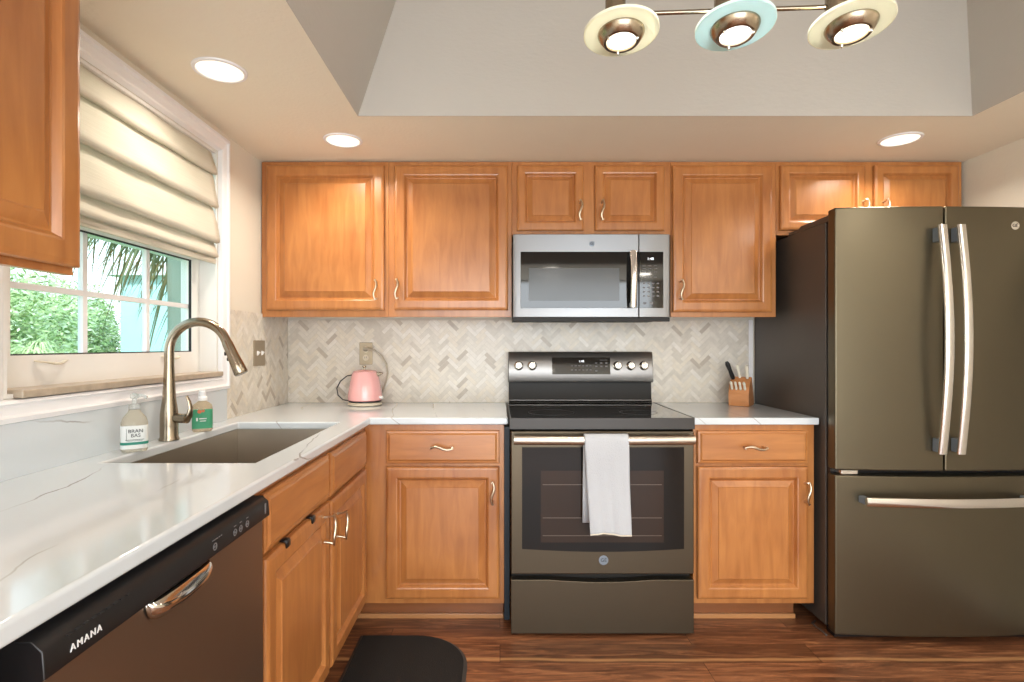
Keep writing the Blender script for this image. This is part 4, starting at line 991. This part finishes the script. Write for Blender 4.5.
# ------------------------------------------------------------------ track light
PY, PZ = -1.75, 1.948
tk = thing('track_light', 'brushed nickel bar light with three glass disc spots in the ceiling tray', 'ceiling light', (0.539, PY, 2.74))
bar = MB()
bar.tube([(0.279, PY + 0.056, PZ + 0.074), (0.789, PY + 0.026, PZ + 0.074)], 0.0052, 12)
bar.build('support_rod', M['nickel'], tk, smooth=True)
MB().lathe([(0.06, 0), (0.06, -0.02), (0.012, -0.03)], 0.539, PY + 0.042, 28, cz=2.739).tube([(0.539, PY + 0.042, 2.71), (0.539, PY + 0.042, PZ + 0.078)], 0.007, 10).build('canopy_stem', M['nickel'], tk, smooth=True)
PY0 = PY
for i, (X, PY) in enumerate(((0.279, -1.744), (0.531, -1.768), (0.789, -1.775))):
    blue = i == 1
    hd = MB().lathe([(0.024, 0.02), (0.024, 0.135), (0.018, 0.140), (0.0005, 0.140)], X - 0.003, PY + 0.048, 28, cz=PZ).build('lamp_cylinder', M['nickel'], tk, smooth=True)
    gd = MB().lathe([(0.050, 0.0), (0.083, 0.0), (0.083, 0.007), (0.050, 0.007)], 0, 0, 56, closed=True).build('glass_disc', M['bdisc'] if blue else M['gdisc'], smooth=True)
    Wd_ = Matrix.Translation((X, PY, PZ)) @ Matrix.Rotation(R(-6), 4, 'X'); place(gd, Wd_, hd)
    rm = MB().lathe([(0.0832, -0.0005), (0.0855, 0.0005), (0.0855, 0.0065), (0.0832, 0.0075)], 0, 0, 56, closed=True).build('disc_edge', M['brim'] if blue else M['grim'], smooth=True); place(rm, Wd_.copy(), hd)
    rf = MB().lathe([(0.0535, 0.0085), (0.0535, -0.001), (0.052, -0.005), (0.041, -0.0215), (0.0385, -0.0225), (0.034, -0.0215), (0.034, 0.0), (0.046, 0.0085)], 0, 0, 40, closed=True).build('reflector_cup', M['nickel'], smooth=True); place(rf, Wd_.copy(), hd)
    for kk in range(3):
        aa = R(90 + 120 * kk)
        sc = MB().lathe([(0.0035, 0), (0.0035, -0.004), (0.002, -0.006), (0.0005, -0.006)], 0.0365 * math.cos(aa), 0.0365 * math.sin(aa), 12, cz=-0.0221).build('retaining_screw', M['chrome'], smooth=True); place(sc, Wd_.copy(), hd)
    bl = MB().lathe([(0.0335, -0.012), (0.0325, -0.018), (0.022, -0.0235), (0.0005, -0.025)], 0, 0, 32).build('lit_bulb', M['bulbw'] if blue else M['bulb'], smooth=True); place(bl, Wd_.copy(), hd)
    light('spot_lamp', 'AREA', (X, PY, PZ - 0.030), 2.2, (0.95, 0.98, 1.0) if blue else WARM, shape='DISK', size=0.06, spread=R(150))
    light('disc_glow_light', 'POINT', (X, PY + 0.0, PZ + 0.05), 1.6, (0.9, 1.0, 1.0) if blue else (1.0, 0.9, 0.7), shadow_soft_size=0.02)  # point light added above each disc to make its glass glow

# ------------------------------------------------------------------ outside the window
GZ = -0.35
struct(MB().box(-40, XO - 0.001, -12, 40, GZ - 0.1, GZ).build('ground', M['lawn']))
bh = thing('neighbour_house', 'pale blue stucco house seen through the window behind the palm', 'house', (-6.0, 11.5, GZ))
MB().box(-8.35, -3.5, 9.0, 14.0, GZ, 2.75).build('wall', M['building'], bh)
MB().box(-8.6, -3.2, 8.8, 14.3, 2.75, 2.98).build('roof_fascia', M['roofw'], bh)
def blade(b, p0, p1, w, droop=0.0, n=4):
    p0, p1 = Vector(p0), Vector(p1); d = (p1 - p0); side = d.cross(Vector((0, 0, 1)))
    side = side.normalized() if side.length > 1e-4 else Vector((1, 0, 0)); vs_ = []
    for i in range(n + 1):
        t = i / n; p = p0 + d * t + Vector((0, 0, -droop * t * t)); ww = w * (1 - t) ** 0.6 * (0.5 + 0.5 * min(1, t * 4 + 0.3))
        vs_ += [p - side * ww, p + side * ww]
    b.add(vs_, [(2 * i, 2 * i + 1, 2 * i + 3, 2 * i + 2) for i in range(n)])
def palm(name, label, x, y, zc_, nf, fl, ll, mat, seed, tr=0.07, elr=(-0.25, 1.1)):
    rnd = random.Random(seed); t = thing(name, label, 'palm tree', (x, y, GZ))
    MB().tube([(x, y, GZ), (x + 0.02, y, (GZ + zc_) / 2), (x, y, zc_)], [tr * 1.2, tr, tr * 0.9], 12).build('trunk', M['bark'], t, smooth=True)
    b = MB()
    for k in range(nf):
        a = rnd.uniform(0, 2 * math.pi); el = rnd.uniform(*elr); L = fl * rnd.uniform(0.7, 1.1)
        d = Vector((math.cos(a) * math.cos(el), math.sin(a) * math.cos(el), math.sin(el)))
        c0 = Vector((x, y, zc_)); c1 = c0 + d * L; c1.z -= L * 0.25
        b.tube([c0, (c0 + c1) / 2 + Vector((0, 0, 0.06 * L)), c1], 0.012, 5)
        m_ = 30
        for j in range(m_):        # fan leaflets, tips hanging
            fa_ = (j / (m_ - 1) - 0.5) * 2.6; side = d.cross(Vector((0, 0, 1))).normalized()
            dd = (d * math.cos(fa_) + side * math.sin(fa_)).normalized(); l2 = ll * rnd.uniform(0.7, 1.1)
            blade(b, c1, c1 + dd * l2, 0.014, droop=l2 * rnd.uniform(0.6, 1.5), n=5)
    b.build('fronds', mat, t, fixn=False)
palm('palm_tree', 'tall palm hanging drooping dark fronds just outside the window', -2.22, 1.02, 2.46, 44, 0.52, 0.58, M['palm'], 5, 0.07, (-0.85, 0.7))
palm('fan_palm', 'small pale fan palm in front of the trees, at the lower left of the window', -6.02, 4.1, 1.12, 12, 0.16, 0.36, M['palm_lt'], 9, 0.05)
def tree(label, x, y, h, rx, rz_, mat, seed, nl=11000, sz=0.06):
    rnd = random.Random(seed); t = thing('garden_tree', label, 'tree', (x, y, GZ))
    MB().tube([(x, y, GZ), (x + 0.05, y, GZ + h * 0.3), (x, y + 0.05, h * 0.7)], [0.13, 0.10, 0.04], 10).build('trunk', M['bark'], t, smooth=True)
    b = MB(); cl = []
    for k in range(60):
        u = Vector((rnd.gauss(0, 1), rnd.gauss(0, 1), rnd.gauss(0, 1))).normalized() * rnd.uniform(0.35, 1.0)
        cl.append((Vector((x + u.x * rx, y + u.y * rx, h * 0.55 + u.z * rz_)), rnd.uniform(0.25, 0.5)))
    for k in range(nl):
        c_, r_ = rnd.choice(cl); u = Vector((rnd.gauss(0, 1), rnd.gauss(0, 1), rnd.gauss(0, 1))).normalized() * r_ * rnd.uniform(0.7, 1.0)
        p = c_ + u; a = Vector((rnd.uniform(-1, 1), rnd.uniform(-1, 1), rnd.uniform(-0.7, 0.4))).normalized(); s_ = a.cross(Vector((rnd.uniform(-1, 1), rnd.uniform(-1, 1), rnd.uniform(-1, 1)))).normalized() * sz * 0.35; a = a * sz
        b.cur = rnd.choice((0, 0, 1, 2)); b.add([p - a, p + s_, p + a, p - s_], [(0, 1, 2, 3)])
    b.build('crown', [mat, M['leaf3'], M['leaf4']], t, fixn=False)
tree('broad light green tree seen through the left part of the window', -8.5, 6.0, 2.5, 1.3, 1.25, M['leaf2'], 1)
tree('rounded leafy tree just left of the blue house, right of the fan palm', -9.9, 9.2, 2.5, 1.3, 1.3, M['leaf'], 2)
tree('farthest tree, showing above the others at the left of the window', -10.8, 10.6, 2.9, 1.3, 1.4, M['leaf2'], 3)
tree('distant green tree at the far left of the garden', -12.2, 6.9, 3.2, 1.7, 1.6, M['leaf'], 4)
